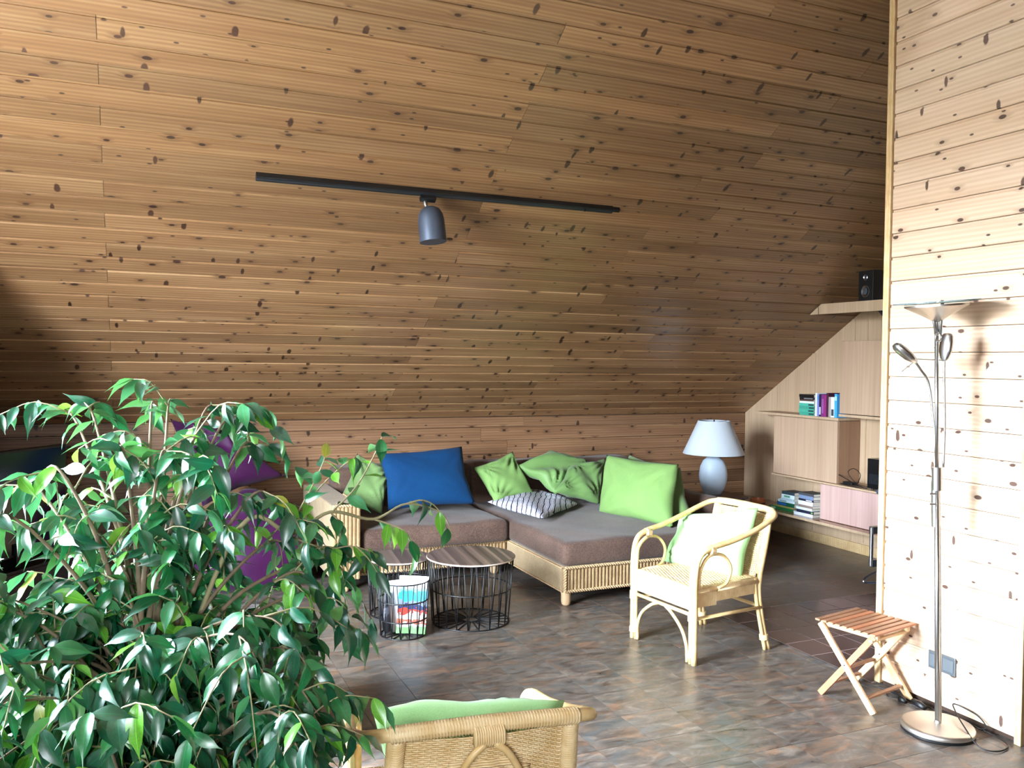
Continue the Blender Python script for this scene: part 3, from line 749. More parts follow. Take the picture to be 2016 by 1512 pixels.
def mag(name, w, h, th, cols, label, loc, rot, seed):
    t = NT('print_'+name+str(seed)); t.setp(.35, 0, .5); v = t.coord('Object')
    sp = t.add('ShaderNodeSeparateXYZ'); t.l(v, sp.inputs[0])
    z = t.mr(sp.outputs[2], 0, h); n = t.noise(t.coord('Object', (26, 26, 40)), 1, 2)
    zz = t.math('ADD', z, t.math('MULTIPLY', t.math('SUBTRACT', n, .5), .26))
    t.base(t.ramp(zz, cols, 'CONSTANT'))
    m = MB(); N = 8
    for s in (0, 1):
        m.grid(lambda i, j: (w*(i/N-.5), s*th+.012*math.cos(PI*(i/N-.5)), h*j/4), N, 4)
    m.grid(lambda i, j: (w*(i/N-.5), th*j+.012*math.cos(PI*(i/N-.5)), h), N, 1); m.grid(lambda i, j: (w*(i/N-.5), th*j+.012*math.cos(PI*(i/N-.5)), 0), N, 1)
    for sx in (-.5, .5): m.grid(lambda i, j: (w*sx, th*i, h*j), 1, 1)
    o = obj(name, m, t.m, None, smooth=30, loc=loc, rot=rot); return tag(o, label, 'magazine', 'magazines in the wire basket')
W_ = (0.86, .87, .88, 1)
mag('magazine', .17, .33, .008, [(0, srgb(120,170,110)), (.10, W_), (.16, srgb(190,90,70)), (.24, srgb(225,228,226)), (.34, srgb(200,60,50)), (.42, srgb(40,50,90)), (.50, srgb(120,130,150)), (.56, srgb(50,170,205)), (.72, srgb(120,205,225)), (.78, W_)],
    'white magazine with a blue and red cover print standing foremost in the basket', (1.455, 4.745, .012), (R(-7), R(3), R(-20)), 1)
mag('magazine', .19, .30, .012, [(0, W_), (.5, srgb(210,215,220)), (.8, W_)], 'plain white magazine standing behind the printed one', (1.45, 4.80, .012), (R(-3), R(-4), R(-16)), 2)
mag('magazine', .17, .24, .01, [(0, srgb(60,66,90)), (.4, srgb(150,160,190)), (.6, srgb(40,44,60))], 'dark blue magazine slid to the left of the basket', (1.365, 4.82, .012), (R(-4), R(8), R(48)), 3)

# ------------------------------------------------------------------ rattan armchairs
def rattan_mat(name, a, b, wrap=0.0):
    t = NT(name); t.setp(.38, 0, .5)
    n = t.noise(t.coord('Object', (20, 20, 20)), 1, 3); t.base(t.mix(t.mr(n, .35, .65), a, b)); return t.m
M['rattan'] = rattan_mat('rattan_pole', srgb(206,170,112), srgb(224,194,142))
M['cane'] = rattan_mat('cane_binding', srgb(212,180,128), srgb(230,204,160))
def weave_panel(m, P, nu, nv, r=.0028, amp=.004, flat=1.0):
    """over-under strands along u at nv heights across nu stakes; P(u,v)->(point, normal)"""
    for j in range(nv):
        v = (j+.5)/nv; pts = []
        for i in range(nu*2+1):
            u = i/(nu*2); p, n = P(u, v); sgn = (1 if (i//1 + 2*j) % 4 in (0,) else -1 if (i+2*j) % 4 == 2 else 0)
            pts.append(p+n*amp*sgn)
        m.tube(pts, r, 4, cap=False)
    for i in range(nu+1):
        u = i/nu; m.tube([P(u, k/6)[0] for k in range(7)], r*.9, 4, cap=False)
def wrap(m, pts, r, n, w=.0022):
    """fine cane turns round a pole"""
    pts = [Vector(p) for p in pts]; out = []
    seg = [0]
    for a, b in zip(pts[:-1], pts[1:]): seg.append(seg[-1]+(b-a).length)
    K = n*7
    for i in range(K+1):
        s = seg[-1]*i/K; k = max(j for j in range(len(seg)-1) if seg[j] <= s+1e-9); f = (s-seg[k])/(seg[k+1]-seg[k]); p = pts[k].lerp(pts[k+1], min(1, f))
        d = (pts[k+1]-pts[k]).normalized(); a = d.orthogonal().normalized(); b = d.cross(a); t = 2*PI*i/7
        out.append(p+(a*math.cos(t)+b*math.sin(t))*r)
    m.tube(out, w, 4, cap=False)
def armchair():
    r = thing('rattan_armchair', '', 'armchair')
    pole = .0155
    hoop = curve([(-.262, .262, .0), (-.262, .262, .25), (-.263, .262, .47), (-.266, .235, .575), (-.27, .165, .615), (-.278, .03, .64), (-.287, -.12, .68), (-.282, -.25, .725), (-.255, -.328, .756), (-.17, -.352, .768), (0, -.354, .772)], 6)
    hoop = hoop+[Vector((-p.x, p.y, p.z)) for p in hoop[::-1][1:]]
    m = MB(); m.tube(hoop, pole, 12); obj('hoop_frame', m, M['rattan'], r, smooth=True, label='bent pole running from the front legs over the arms and back')
    rail = [p for p in hoop if abs(p.x) <= .232 and p.y < -.3]
    m = MB(); m.tube(rail, pole+.003, 12); wrap(m, rail, pole+.0035, 62, .0028); obj('wrapped_rail', m, M['cane'], r, smooth=True)
    # legs (doubled poles at the front)
    for s in (-1, 1):
        m = MB(); m.tube(curve([(s*.233, .262, 0), (s*.233, .262, .45), (s*.236, .24, .545), (s*.244, .18, .585)], 5), .011, 10); obj('leg', m, M['rattan'], r, smooth=True)
        m = MB(); m.tube(curve([(s*.262, .236, .40), (s*.266, .232, .50), (s*.268, .175, .573), (s*.272, .08, .57), (s*.272, .02, .50), (s*.268, .04, .42), (s*.262, .10, .392)], 6), .009, 8); obj('arm_ring', m, M['rattan'], r, smooth=True)
        m = MB(); m.tube(curve([(s*.215, -.335, .755), (s*.222, -.30, .60), (s*.232, -.245, .42), (s*.236, -.235, .30), (s*.248, -.262, .12), (s*.258, -.29, 0)], 5), .0135, 10); m.tube(curve([(s*.232, -.20, .40), (s*.236, -.215, .28), (s*.25, -.24, .12), (s*.26, -.262, 0)], 4), .011, 8)
        obj('leg', m, M['rattan'], r, smooth=True)
        # bindings
        def band(c, d, L, rad):
            m = MB(); wrap(m, [Vector(c)-Vector(d)*L/2, Vector(c)+Vector(d)*L/2], rad, max(3, int(L/.005)), .003); m.tube([Vector(c)-Vector(d)*L/2, Vector(c)+Vector(d)*L/2], rad, 10)
            obj('cane_binding', m, M['cane'], r, smooth=True)
        band((s*.249, .262, .055), (0,0,1), .03, .026); band((s*.249, .262, .255), (0,0,1), .045, .026)
        band((s*.267, .155, .603), (0,.95,.15), .032, .026); band((s*.25, -.262, .07), (.03*s,-.1,-1), .03, .024)
    # stretchers, arches
    m = MB(); m.tube([(-.25, .262, .262), (.25, .262, .262)], .0105, 8)
    m.tube([(-.25, .25, .24), (-.245, -.25, .24)], .0105, 8); m.tube([(.25, .25, .24), (.245, -.25, .24)], .0105, 8); m.tube([(-.245, -.25, .24), (.245, -.25, .24)], .0105, 8)
    obj('stretcher', m, M['rattan'], r, smooth=True)
    m = MB()
    for s in (-1, 1): m.tube(curve([(s*.03, .268, .262), (s*.09, .27, .235), (s*.17, .27, .17), (s*.208, .268, .09), (s*.212, .265, .004)], 6), .0095, 8)
    obj('front_arch', m, M['rattan'], r, smooth=True)
    # seat with woven top and wrapped apron
    ap = MB()
    def Pf(u, v): return Vector((-.245+.49*u, .268, .285+.115*v)), Vector((0, 1, 0))
    loop = [Vector(q) for q in ((-.248,.262,0), (.248,.262,0), (.252,.1,0), (.236,-.22,0), (-.236,-.22,0), (-.252,.1,0))]
    for a, b, z0 in ((0,1,.285), (1,2,.30), (2,3,.32), (3,4,.34), (4,5,.32), (5,0,.30)):
        L = (loop[b]-loop[a]).length; n = int(L/.0065)
        for k in range(n):
            p = loop[a].lerp(loop[b], (k+.5)/n); p.z = 0
            q = Vector((p.x*.97, p.y*.97, 0))
            ap.tube([p+Vector((0,0,z0)), p*1.006+Vector((0,0,.39)), p*.985+Vector((0,0,.405)), q*.93+Vector((0,0,.402))], .0034, 4, cap=False)
    for a, b in ((0,1), (1,2), (2,3), (3,4), (4,5), (5,0)): ap.tube([loop[a]*.99+Vector((0,0,.385)), loop[b]*.99+Vector((0,0,.385))], .014, 8)
    obj('seat_apron', ap, M['cane'], r, smooth=True)
    st = MB()
    st.add([(-.235,.25,.394), (.235,.25,.394), (.225,-.21,.394), (-.225,-.21,.394)], [(0,1,2,3)])
    def Ps(u, v): return Vector(((-.235+.47*u)*(1-.05*(1-v)), -.21+.46*v, .4)), Vector((0, 0, 1))
    weave_panel(st, Ps, 22, 46, .0042, .003)
    obj('woven_seat', st, M['cane'], r, smooth=True)
    # back panel: fine weave with an open basket centre, between two wrapped posts
    def Pb(u, v):
        w = .185+.02*(1-v); x = -w+2*w*u; y = -.232-.105*v-.02*math.sin(PI*u)*1.0; z = .40+.345*v
        return Vector((x, y, z)), Vector((0, -.95, .3))
    bw = MB(); weave_panel(bw, Pb, 26, 62, .0026, .0036); obj('woven_back', bw, M['cane'], r, smooth=True)
    cw = MB()
    for j in range(9):
        v = .16+.62*j/8; half = .30*math.sqrt(max(0.05, 1-((v-.47)/.42)**2))*1.15
        pts = []
        for i in range(17):
            u = .5+half*(i/8-1); p, n_ = Pb(u, v); pts.append(p+n_*(.008+.004*math.sin(i*PI/2+j*PI)))
        for off in (-.006, 0, .006): cw.tube([p+Vector((0,0,off)) for p in pts], .0034, 4)
    obj('basket_weave_centre', cw, M['cane'], r, smooth=True)
    for s in (-1, 1):
        pts = curve([(s*.205, -.338, .75), (s*.212, -.30, .60), (s*.222, -.245, .42)], 6); m = MB(); m.tube(pts, .0175, 10); wrap(m, pts, .0182, 56, .0028); obj('wrapped_post', m, M['cane'], r, smooth=True)
        m = MB(); m.tube(curve([(s*.012, -.378, .735), (s*.05, -.378, .70), (s*.10, -.355, .60), (s*.155, -.31, .45), (s*.18, -.28, .34)], 6), .0085, 8); obj('back_brace', m, M['rattan'], r, smooth=True)
    m = MB(); wrap(m, [(-.035, -.362, .75), (.035, -.362, .75)], .027, 13, .003); m.tube([(-.035, -.362, .75), (.035, -.362, .75)], .0255, 10); obj('centre_binding', m, M['cane'], r, smooth=True)
    return r
def copy_tree(o, parent=None):
    c = o.copy(); COL.objects.link(c)
    if parent: c.parent = parent
    for ch in list(o.children): copy_tree(ch, c)
    return c
ch1 = armchair(); ch2 = copy_tree(ch1)
ch1.location = (2.935, 4.015, 0); ch1.rotation_euler = (0, 0, R(96.3))
ch1['label'] = 'rattan armchair with pale green cushion standing between sofa and hearth tiles'
ch2.location = (.785, 2.145, 0); ch2.rotation_euler = (0, 0, R(-8))
ch2['label'] = 'rattan armchair seen from behind at the bottom edge, its woven back to us'
ch1['group'] = ch2['group'] = 'rattan armchairs'
pillow('seat_cushion', [on(1341,1012,'x',3.13), on(1493,1000,'x',3.21), on(1457,1160,'x',3.12), on(1306,1104,'x',2.93)], .15, M['mint'], 'pale green cushion leaning against the back of the far rattan armchair', 'cushions on the armchairs', 71, .06, wr=1.0)
pillow('seat_cushion', [on(733,1397,'z',.69), on(1112,1378,'z',.73), (1.01,2.06,.425), (.60,2.13,.43)], .2, M['mint'], 'pale green cushion in the near rattan armchair at the bottom edge', 'cushions on the armchairs', 83, .04, wr=2.0)
#--PART3--
# ------------------------------------------------------------------ wall cabinets, shelves and bench along the side wall
FX = 5.375                                     # front plane of the cabinets
def board(name, lo, hi, mat, parent, label=None, bevel=.0015):
    m = MB(); m.box(lo, hi); return obj(name, m, mat, parent, smooth=False, bevel=bevel, label=label)
def rel_thing(name, label, cat, o, group=None):
    return thing(name, label, cat, o, 0, group)
# bench board running along the wall
br = thing('wall_bench', 'long brown wall board shelf low along the side wall, below the cabinets', 'shelf', (5.44, 5.9, .26))
board('shelf_board', (-.19, -1.3, 0), (.186, 1.06, .022), M['bench'], br)
board('front_edge', (-.192, -1.3, 0), (-.19, 1.06, .022), M['veneer'], br)
for y in (-.86, .2):
    m = MB(); m.prism([(-.14, 0), (.18, 0), (.18, -.10)], y-.008, y+.008, 'y'); obj('bracket', m, M['iron'], br, smooth=False)
GC = 'veneered wall cabinets'
def cabinet(name, label, y0, y1, z0, z1, door_mat, side=True, fx=FX):
    d = XS-.004-fx; c = thing(name, label, 'cabinet', (fx+d/2, (y0+y1)/2, z0), 0, GC); h = z1-z0; w = y1-y0; t = .016
    board('side_panel', (-d/2+.018, -w/2, 0), (d/2, -w/2+t, h), M['veneer_side'], c); board('side_panel', (-d/2+.018, w/2-t, 0), (d/2, w/2, h), M['veneer_side'], c)
    board('top_panel', (-d/2+.018, -w/2+t, h-t), (d/2, w/2-t, h), M['veneer'], c); board('bottom_panel', (-d/2+.018, -w/2+t, 0), (d/2, w/2-t, t), M['veneer'], c)
    board('door', (-d/2, -w/2+.002, .002), (-d/2+.0165, w/2-.002, h-.002), door_mat, c)
    return c
cabinet('wall_cabinet', 'square veneered wall cabinet left of the open compartment, below the book shelf', 5.462, 6.245, .602, 1.128, M['veneer_door'])
cabinet('wall_cabinet', 'tall upper wall cabinet with one plain door, right of the standing books', 4.70, 5.448, 1.195, 1.80, M['veneer_door'])
cabinet('wall_cabinet', 'low wide cabinet with a pinkish door standing on the wall bench', 4.60, 5.62, .284, .585, M['veneer_pink'], fx=5.35)
def shelf(name, label, y0, y1, z, x0, t=.022, mat='veneer'):
    c = thing(name, label, 'shelf', ((x0+XS)/2, (y0+y1)/2, z)); d = (XS-.004-x0)/2; w = (y1-y0)/2
    board('shelf_board', (-d, -w, 0), (d, w, t), M[mat], c); return c
shelf('wall_shelf', 'veneered shelf board under the upper book row', 5.46, 6.50, 1.132, FX)
shelf('wall_shelf', 'shelf board under the tall upper cabinet', 4.60, 5.456, 1.168, FX)
shelf('wall_shelf', 'pale shelf board carrying the black cables above the pinkish door', 4.60, 6.24, .588, 5.35, .013)
us = thing('corner_shelf', 'thick pale shelf high under the sloping ceiling carrying the loudspeaker', 'shelf', (5.37, 4.9, 2.012))
m = MB(); a = .0
def shp(x0, x1):
    poly = [(-.9, 0), (.628, 0), (.50, .082), (-.9, .082)]; m.prism(poly, x0, x1)
shp(-.262, -.244); obj('front_board', m, M['veneer'], us, smooth=False)
m = MB(); m.box((-.244, -.9, .060), (.255, .50, .080)); obj('shelf_board', m, M['veneer'], us, smooth=False)
m = MB(); m.prism([(-.10, .060), (.25, .060), (.25, -.20), (.235, -.20)], .09, .12, 'y'); obj('bracket', m, M['iron'], us, smooth=False)
m = MB(); m.tube(curve([(-.263, .53, .066), (-.266, .525, .03), (-.264, .524, .0)], 4), .0018, 5); m.tube(curve([(-.263, .53, .068), (-.25, .50, .0835), (-.18, .42, .084), (.0, .3, .083)], 4), .0018, 5); cb1 = obj('cable', m, M['wire'], None, smooth=True, loc=(5.37, 4.9, 2.012))
tag(cb1, 'thin black speaker cable hanging over the left end of the high corner shelf', 'cable')
# loudspeaker
sp = thing('loudspeaker', 'black bookshelf loudspeaker on the high shelf under the ceiling', 'loudspeaker', (5.235, 4.95, 2.094), R(-8))
m = MB(); m.box((-.10, -.085, 0), (.14, .085, .235)); obj('casing', m, plain('speaker_black', srgb(16,16,18), .5), sp, smooth=False, bevel=.004)
def driver(name, z, r_):
    m = MB(); b = []
    prof = [(r_*1.12, 0), (r_*1.12, .004), (r_, .006), (r_*.86, .003), (r_*.45, -.004), (r_*.4, .0), (0, .004)]
    n = 28
    m.lathe(prof, n); m.v = [Vector((-.10-q.z, q.x, z+q.y)) for q in m.v]; return obj(name, m, M['steel'], sp, smooth=30)
driver('woofer', .075, .042); driver('tweeter', .18, .022)
for z, r_ in ((.075, .027), (.18, .012)):
    m = MB(); m.lathe([(r_, 0), (r_*.5, .004), (0, .005)], 20); m.v = [Vector((-.1035-q.z, q.x, z+q.y)) for q in m.v]; obj('dust_cap', m, plain('cone_grey', srgb(60,64,72), .4), sp, smooth=30)

# books
_bm = {}
def cov(c, rough=.4):
    k = tuple(c)
    if k not in _bm: _bm[k] = plain('book_cover', srgb(*c), rough, var=.05, vscale=40)
    return _bm[k]
PG = plain('book_pages', srgb(214,206,190), .8)
def book(label, group, loc, w, t, h, col, rotz=0, flat=False, band=None, pages=None):
    """spine faces -x. upright: t along y, h up, w deep. flat: h along y, t up"""
    o = thing('book', label, 'book', loc, rotz, group)
    c = MB(); p = MB(); s_ = MB(); e = .0018
    if flat:
        c.box((0, -h/2, 0), (w, h/2, e)); c.box((0, -h/2, t-e), (w, h/2, t)); c.box((0, -h/2, e), (e, h/2, t-e)); p.box((e, -h/2+.003, e), (w-.003, h/2-.003, t-e))
        if band: s_.box((-.0004, -h/2+h*band[0], t*.25), (0, -h/2+h*band[1], t*.75))
    else:
        c.box((0, -t/2, 0), (w, -t/2+e, h)); c.box((0, t/2-e, 0), (w, t/2, h)); c.box((0, -t/2+e, 0), (e, t/2-e, h)); p.box((e, -t/2+e, .003), (w-.003, t/2-e, h-.003))
        if band: s_.box((-.0004, -t*.36, h*band[0]), (0, t*.36, h*band[1]))
    obj('cover', c, cov(col), o, smooth=False); obj('pages', p, PG, o, smooth=False)
    if band: obj('spine_label', s_, cov(band[2]), o, smooth=False)
    return o
GB = 'books on the upper shelf'; z0 = 1.1545; bx = 5.40
y = 5.50
for t, h, w, c, lab, band in (
    (.030, .200, .15, (70,160,220), 'bright blue book at the right end of the standing row', (.72, .9, (170,215,235))),
    (.040, .172, .14, (220,226,232), 'white book with a dark emblem, second from the right of the standing row', (.08, .40, (50,60,70))),
    (.026, .172, .13, (160,148,144), 'grey beige book between the white and the dark plum one', None),
    (.026, .205, .13, (66,30,52), 'tallest dark plum book of the standing row', None),
    (.024, .188, .13, (140,40,110), 'magenta book of the standing row', None),
    (.034, .190, .14, (112,46,104), 'purple book of the standing row', (.15, .8, (140,80,140))),
    (.026, .192, .14, (36,30,62), 'dark violet book with a pale title, middle of the standing row', (.08, .42, (190,190,215))),
    (.022, .188, .13, (120,126,190), 'lavender blue book of the standing row', (.75, .95, (60,120,190))),
    (.022, .200, .13, (214,220,226), 'white slim book at the left end of the standing row', None)):
    book('%s' % lab, GB, (bx, y+t/2, z0), w, t-.001, h, c, band=band); y += t+.0005
yc = y+.10; zz = z0
for i, (t, h, c, lab, band) in enumerate((
    (.026, .185, (62,150,130), 'teal green book, lowest of the flat pile beside the standing row', (.02, .36, (30,58,60))),
    (.026, .185, (70,160,138), 'teal green book, second from the bottom of the flat pile', (.02, .36, (28,54,58))),
    (.026, .185, (60,146,126), 'teal green book, third from the bottom of the flat pile', (.02, .36, (30,56,60))),
    (.026, .185, (72,164,142), 'teal green book, fourth from the bottom of the flat pile', (.02, .36, (28,54,58))),
    (.018, .175, (216,222,224), 'white book lying on the teal books', None),
    (.014, .170, (78,56,48), 'thin brown book on the white one', None),
    (.018, .180, (26,24,28), 'black book with a pale line, second from the top of the flat pile', (.1, .7, (120,120,125))),
    (.026, .200, (20,18,20), 'thick black book on top of the flat pile', None))):
    book(lab, GB, (bx-.005+(.004 if i % 2 else 0), yc+(.006 if i % 2 else -.004), zz), .14, t, h, c, R((i*37) % 5-2) if i < 7 else R(-5), True, band); zz += t+.0004
GL = 'books on the wall bench'
def pile(x, y, items):
    z = .2825
    for t, h, w, c, lab, dy, rz, band in items:
        book(lab, GL, (x, y+dy, z), w, t, h, c, R(rz), True, band); z += t+.0004
pile(5.33, 6.02, [
    (.030, .27, .20, (40,110,60), 'large green book at the bottom of the left bench pile', .06, 8, (.72, .93, (150,200,160))),
    (.014, .24, .18, (150,140,80), 'thin olive book second from the bottom of the left bench pile', .03, 3, None),
    (.034, .22, .17, (24,84,60), 'dark green book with a blue end in the left bench pile', .0, 0, (.45, .98, (40,90,170))),
    (.022, .20, .16, (190,210,216), 'pale grey book above the dark green one', -.01, 4, (.5, .9, (120,150,160))),
    (.016, .18, .15, (170,196,206), 'slim pale blue book of the left bench pile', -.02, -4, None),
    (.034, .16, .14, (196,216,222), 'pale book with a green title near the top of the left bench pile', -.03, 2, (.35, .8, (90,150,120))),
    (.026, .16, .14, (44,62,70), 'dark slate book on top of the left bench pile', -.03, 0, None)])
pile(5.315, 5.80, [
    (.026, .22, .20, (206,214,224), 'white book at the bottom of the right bench pile', -.02, 3, None),
    (.026, .20, .19, (36,40,60), 'navy book in the right bench pile', -.04, 1, (.04, .14, (120,160,90))),
    (.022, .19, .18, (200,214,222), 'white blue book above the navy one', -.03, 2, None),
    (.022, .17, .17, (128,112,104), 'brown grey book in the middle of the right bench pile', -.045, -1, None),
    (.034, .175, .17, (204,210,220), 'thick white book in the right bench pile', -.045, 1, None),
    (.018, .17, .16, (34,36,52), 'black book near the top of the right bench pile', -.05, 3, (.1, .5, (190,190,200))),
    (.030, .18, .16, (110,128,156), 'grey blue book second from the top of the right bench pile', -.05, -2, None),
    (.022, .18, .15, (66,68,72), 'dark grey book on top of the right bench pile', -.05, 0, None)])
# terracotta dish
m = MB(); m.lathe([(.05, 0), (.066, .004), (.070, .02), (.070, .036), (.064, .036), (.060, .012), (0, .008)], 36)
tag(obj('dish', m, plain('terracotta', srgb(186,106,66), .3, var=.08), None, smooth=30, loc=(5.42, 6.50, .2825)), 'round terracotta dish alone on the wall bench beside the table lamp', 'dish')
# black device with cables on the open shelf
dv = thing('amplifier', 'black box device standing on the open shelf at the edge of the divider', 'amplifier', (5.47, 4.99, .6025))
m = MB(); m.box((-.09, -.15, .012), (.09, .15, .25)); obj('casing', m, plain('device_black', srgb(14,14,16), .3), dv, smooth=False, bevel=.004)
m = MB(); m.box((-.0925, -.13, .05), (-.0895, .13, .13)); obj('front_panel', m, plain('device_panel', srgb(30,32,36), .2), dv, smooth=False)
m = MB(); m.lathe([(.014, 0), (.014, .012), (0, .012)], 18); m.v = [Vector((-.09-q.z, q.x+.05, .09+q.y)) for q in m.v]; obj('knob', m, M['steel'], dv)
m = MB()
for sx in (-.06, .06):
    for sy in (-.12, .12): m.lathe([(.012, 0), (.012, .013)], 12, (sx, sy, 0))
stuff(obj('rubber_feet', m, M['wire'], dv))
def cable(name, pts, r_, label, n=8, cat='cable'):
    m = MB(); m.tube(curve(pts, n), r_, 7); c = Vector(pts[0]); m.v = [q-c for q in m.v]
    return tag(obj(name, m, M['wire'], None, smooth=True, loc=c), label, cat)
zc = .606
cable('cable', [(5.39,5.15,zc), (5.40,5.25,zc+.01), (5.40,5.42,zc+.06), (5.39,5.56,zc+.10), (5.38,5.68,zc+.09), (5.38,5.69,zc+.03), (5.39,5.60,zc), (5.42,5.45,zc), (5.44,5.30,zc), (5.41,5.22,zc)], .0035, 'black cable looping up from the open shelf left of the black device', 8)
cable('cable', [(5.46,5.20,zc), (5.43,5.30,zc+.02), (5.42,5.38,zc+.10), (5.42,5.32,zc+.14), (5.42,5.25,zc+.10), (5.43,5.29,zc+.02), (5.45,5.36,zc), (5.40,5.44,zc), (5.37,5.20,zc)], .003, 'second black cable in a smaller round loop on the open shelf', 8)
m = MB(); m.box((-.03, -.05, 0), (.03, .05, .022)); tag(obj('power_adapter', m, M['wire'], None, smooth=False, bevel=.004, loc=(5.46, 5.40, .603)), 'small black adapter lying under the cable loops', 'adapter')

# ------------------------------------------------------------------ table lamp on its small table
lt = thing('side_table', 'small dark wooden side table between sofa arm and wall bench', 'side table', (4.69, 6.22, 0))
dk = plain('dark_wood', srgb(74,54,42), .35, var=.12, vscale=12)
m = MB(); m.box((-.23, -.2, .415), (.23, .2, .437)); obj('tabletop', m, dk, lt, smooth=False, bevel=.004)
m = MB(); m.box((-.2, -.17, .36), (.2, .17, .372)); obj('lower_rail', m, dk, lt, smooth=False)
for sx in (-.19, .19):
    for sy in (-.16, .16):
        m = MB(); m.box((sx-.015, sy-.015, 0), (sx+.015, sy+.015, .415)); obj('leg', m, dk, lt, smooth=False)
tl = thing('table_lamp', 'white table lamp with oval ceramic base and wide cone shade', 'lamp', (4.70, 6.24, .437))
cer = plain('white_ceramic', srgb(188,204,220), .45, bump=.15, vscale=60)
m = MB(); m.lathe([(.070, 0), (.078, .008), (.106, .07), (.122, .135), (.124, .18), (.115, .245), (.090, .30), (.055, .332), (.043, .34), (.043, .372), (.02, .376)], 44, sy=.7); m.v = [Matrix.Rotation(R(-37), 3, 'Z') @ q for q in m.v]
obj('base', m, cer, tl, smooth=60)
t = NT('lamp_shade'); t.setp(.8, 0, .2); t.base(srgb(180,188,196)); t.b.inputs['Transmission Weight'].default_value = 0.0
m = MB(); m.lathe([(.270, .362), (.140, .655), (.137, .655), (.267, .362), (.270, .362)], 64); obj('lamp_shade', m, t.m, tl, smooth=60)
m = MB(); m.tube([(0, 0, .37), (0, 0, .665)], .006, 8)
for k in range(3): m.tube([(0, 0, .64), (.138*math.cos(k*2.09), .138*math.sin(k*2.09), .653)], .002, 5)
obj('shade_holder', m, M['steel'], tl, smooth=True)

# ------------------------------------------------------------------ floor lamp
M['chrome'] = plain('brushed_nickel', srgb(214,214,214), .3, 1.0)
M['chrome2'] = plain('satin_metal', srgb(214,208,200), .38, 1.0)
fl = thing('floor_lamp', 'tall chrome uplighter floor lamp with two reading arms beside the divider wall', 'floor lamp', (3.215, 2.645, 0))
m = MB(); m.lathe([(.146, 0), (.149, .004), (.149, .016)], 56); obj('base_ring', m, M['wire'], fl, smooth=30, label='black underside ring of the base')
m = MB(); m.lathe([(.150, .014), (.151, .022), (.146, .032), (.135, .036), (.03, .038), (.016, .040), (.014, .05)], 64); obj('base', m, M['chrome2'], fl, smooth=50)
topx, topy = -.045, .022
def pl(z): k = z/1.87; return Vector((topx*k, topy*k, z))
m = MB(); m.tube([pl(.04), pl(1.10)], .0115, 16); m.tube([pl(.04)+Vector((.022, .002, 0)), pl(1.0)+Vector((.016, 0, 0))], .004, 8); obj('pole', m, M['chrome'], fl, smooth=True)
m = MB(); m.tube([pl(1.06), pl(1.16)], .021, 20); m.tube([pl(.9)+Vector((.004,.01,0)), pl(1.10)+Vector((.004,.01,0))], .0185, 16); obj('switch_housing', m, M['chrome'], fl, smooth=40)
for z in (1.0, 1.045):
    m = MB(); m.tube([pl(z)+Vector((-.012, 0, 0)), pl(z)+Vector((-.034, .006, 0))], .005, 10); obj('dimmer_knob', m, M['chrome'], fl, smooth=40)
m = MB(); m.tube([pl(1.16), pl(1.73)], .0085, 12); m.tube([pl(1.73), pl(1.86)], .0085, 12); obj('upper_pole', m, M['chrome'], fl, smooth=True)
m = MB(); m.tube([pl(1.725)+Vector((.018*math.cos(k*PI/8), -.01, .018*math.sin(k*PI/8))) for k in range(16)], .004, 6, closed=True); m.tube([pl(1.74)+Vector((-.005,0,0)), pl(1.86)+Vector((-.025,.004,0))], .006, 8); m.tube([pl(1.74)+Vector((.008,-.012,0)), pl(1.885)+Vector((.012,-.02,0))], .007, 8); obj('tilt_joint', m, M['chrome'], fl, smooth=True)
c = pl(1.86); tilt = Matrix.Translation(c) @ Matrix.Rotation(R(-5), 4, 'Y')
m = MB(); m.lathe([(.012, -.07), (.05, -.045), (.128, -.002), (.128, .006), (.122, .004), (.05, -.036), (.01, -.05)], 56); m.v = [tilt @ q for q in m.v]; obj('bowl', m, M['chrome2'], fl, smooth=50)
g = NT('glass_disc'); g.setp(.05, 0, .5); g.base(srgb(200,226,232)); g.b.inputs['Transmission Weight'].default_value = .75; g.b.inputs['IOR'].default_value = 1.45
m = MB(); m.lathe([(.128, .010), (.172, .014), (.172, .020), (.128, .015), (.128, .010)], 64); m.v = [tilt @ q for q in m.v]; obj('glass_rim', m, g.m, fl, smooth=50)
for s, ex in ((-1, ((-.012,.006,1.16), (-.016,.02,1.35), (-.035,.03,1.52), (-.075,.04,1.585), (-.10,.048,1.62))), (1, ((.014,-.006,1.16), (.018,-.008,1.35), (.012,-.008,1.55), (.012,-.008,1.63)))):
    pts = [Vector(q)+Vector((topx*q[2]/1.87*.6, topy*q[2]/1.87*.6, 0)) for q in ex]
    m = MB(); m.tube(curve(pts, 8), .0052, 10); ar = obj('reading_arm', m, M['chrome'], fl, smooth=True)
    d = Vector((-.72, .3, .62)).normalized() if s < 0 else Vector((.12, -.02, .99)).normalized()
    q = d.to_track_quat('Z', 'Y').to_matrix().to_4x4(); q.translation = pts[-1]
    m = MB(); m.lathe([(.008, -.01), (.022, .004), (.033, .035), (.034, .075), (.030, .10), (.02, .112), (0, .116)], 24, sy=.62); m.v = [q @ w_ for w_ in m.v]
    obj('spot_head', m, M['chrome'], ar, smooth=50)
    if s < 0:
        m = MB(); m.tube([pts[-1]+Vector((0,0,.0)), pts[-1]+Vector((-.075,.0,-.045))], .002, 5); obj('adjusting_pin', m, M['chrome'], ar)
        m = MB(); m.tube([pts[-1]+Vector((0,0,.01)), pts[-1]+Vector((.115,-.055,.005))], .0022, 5); obj('adjusting_pin', m, M['chrome'], ar)
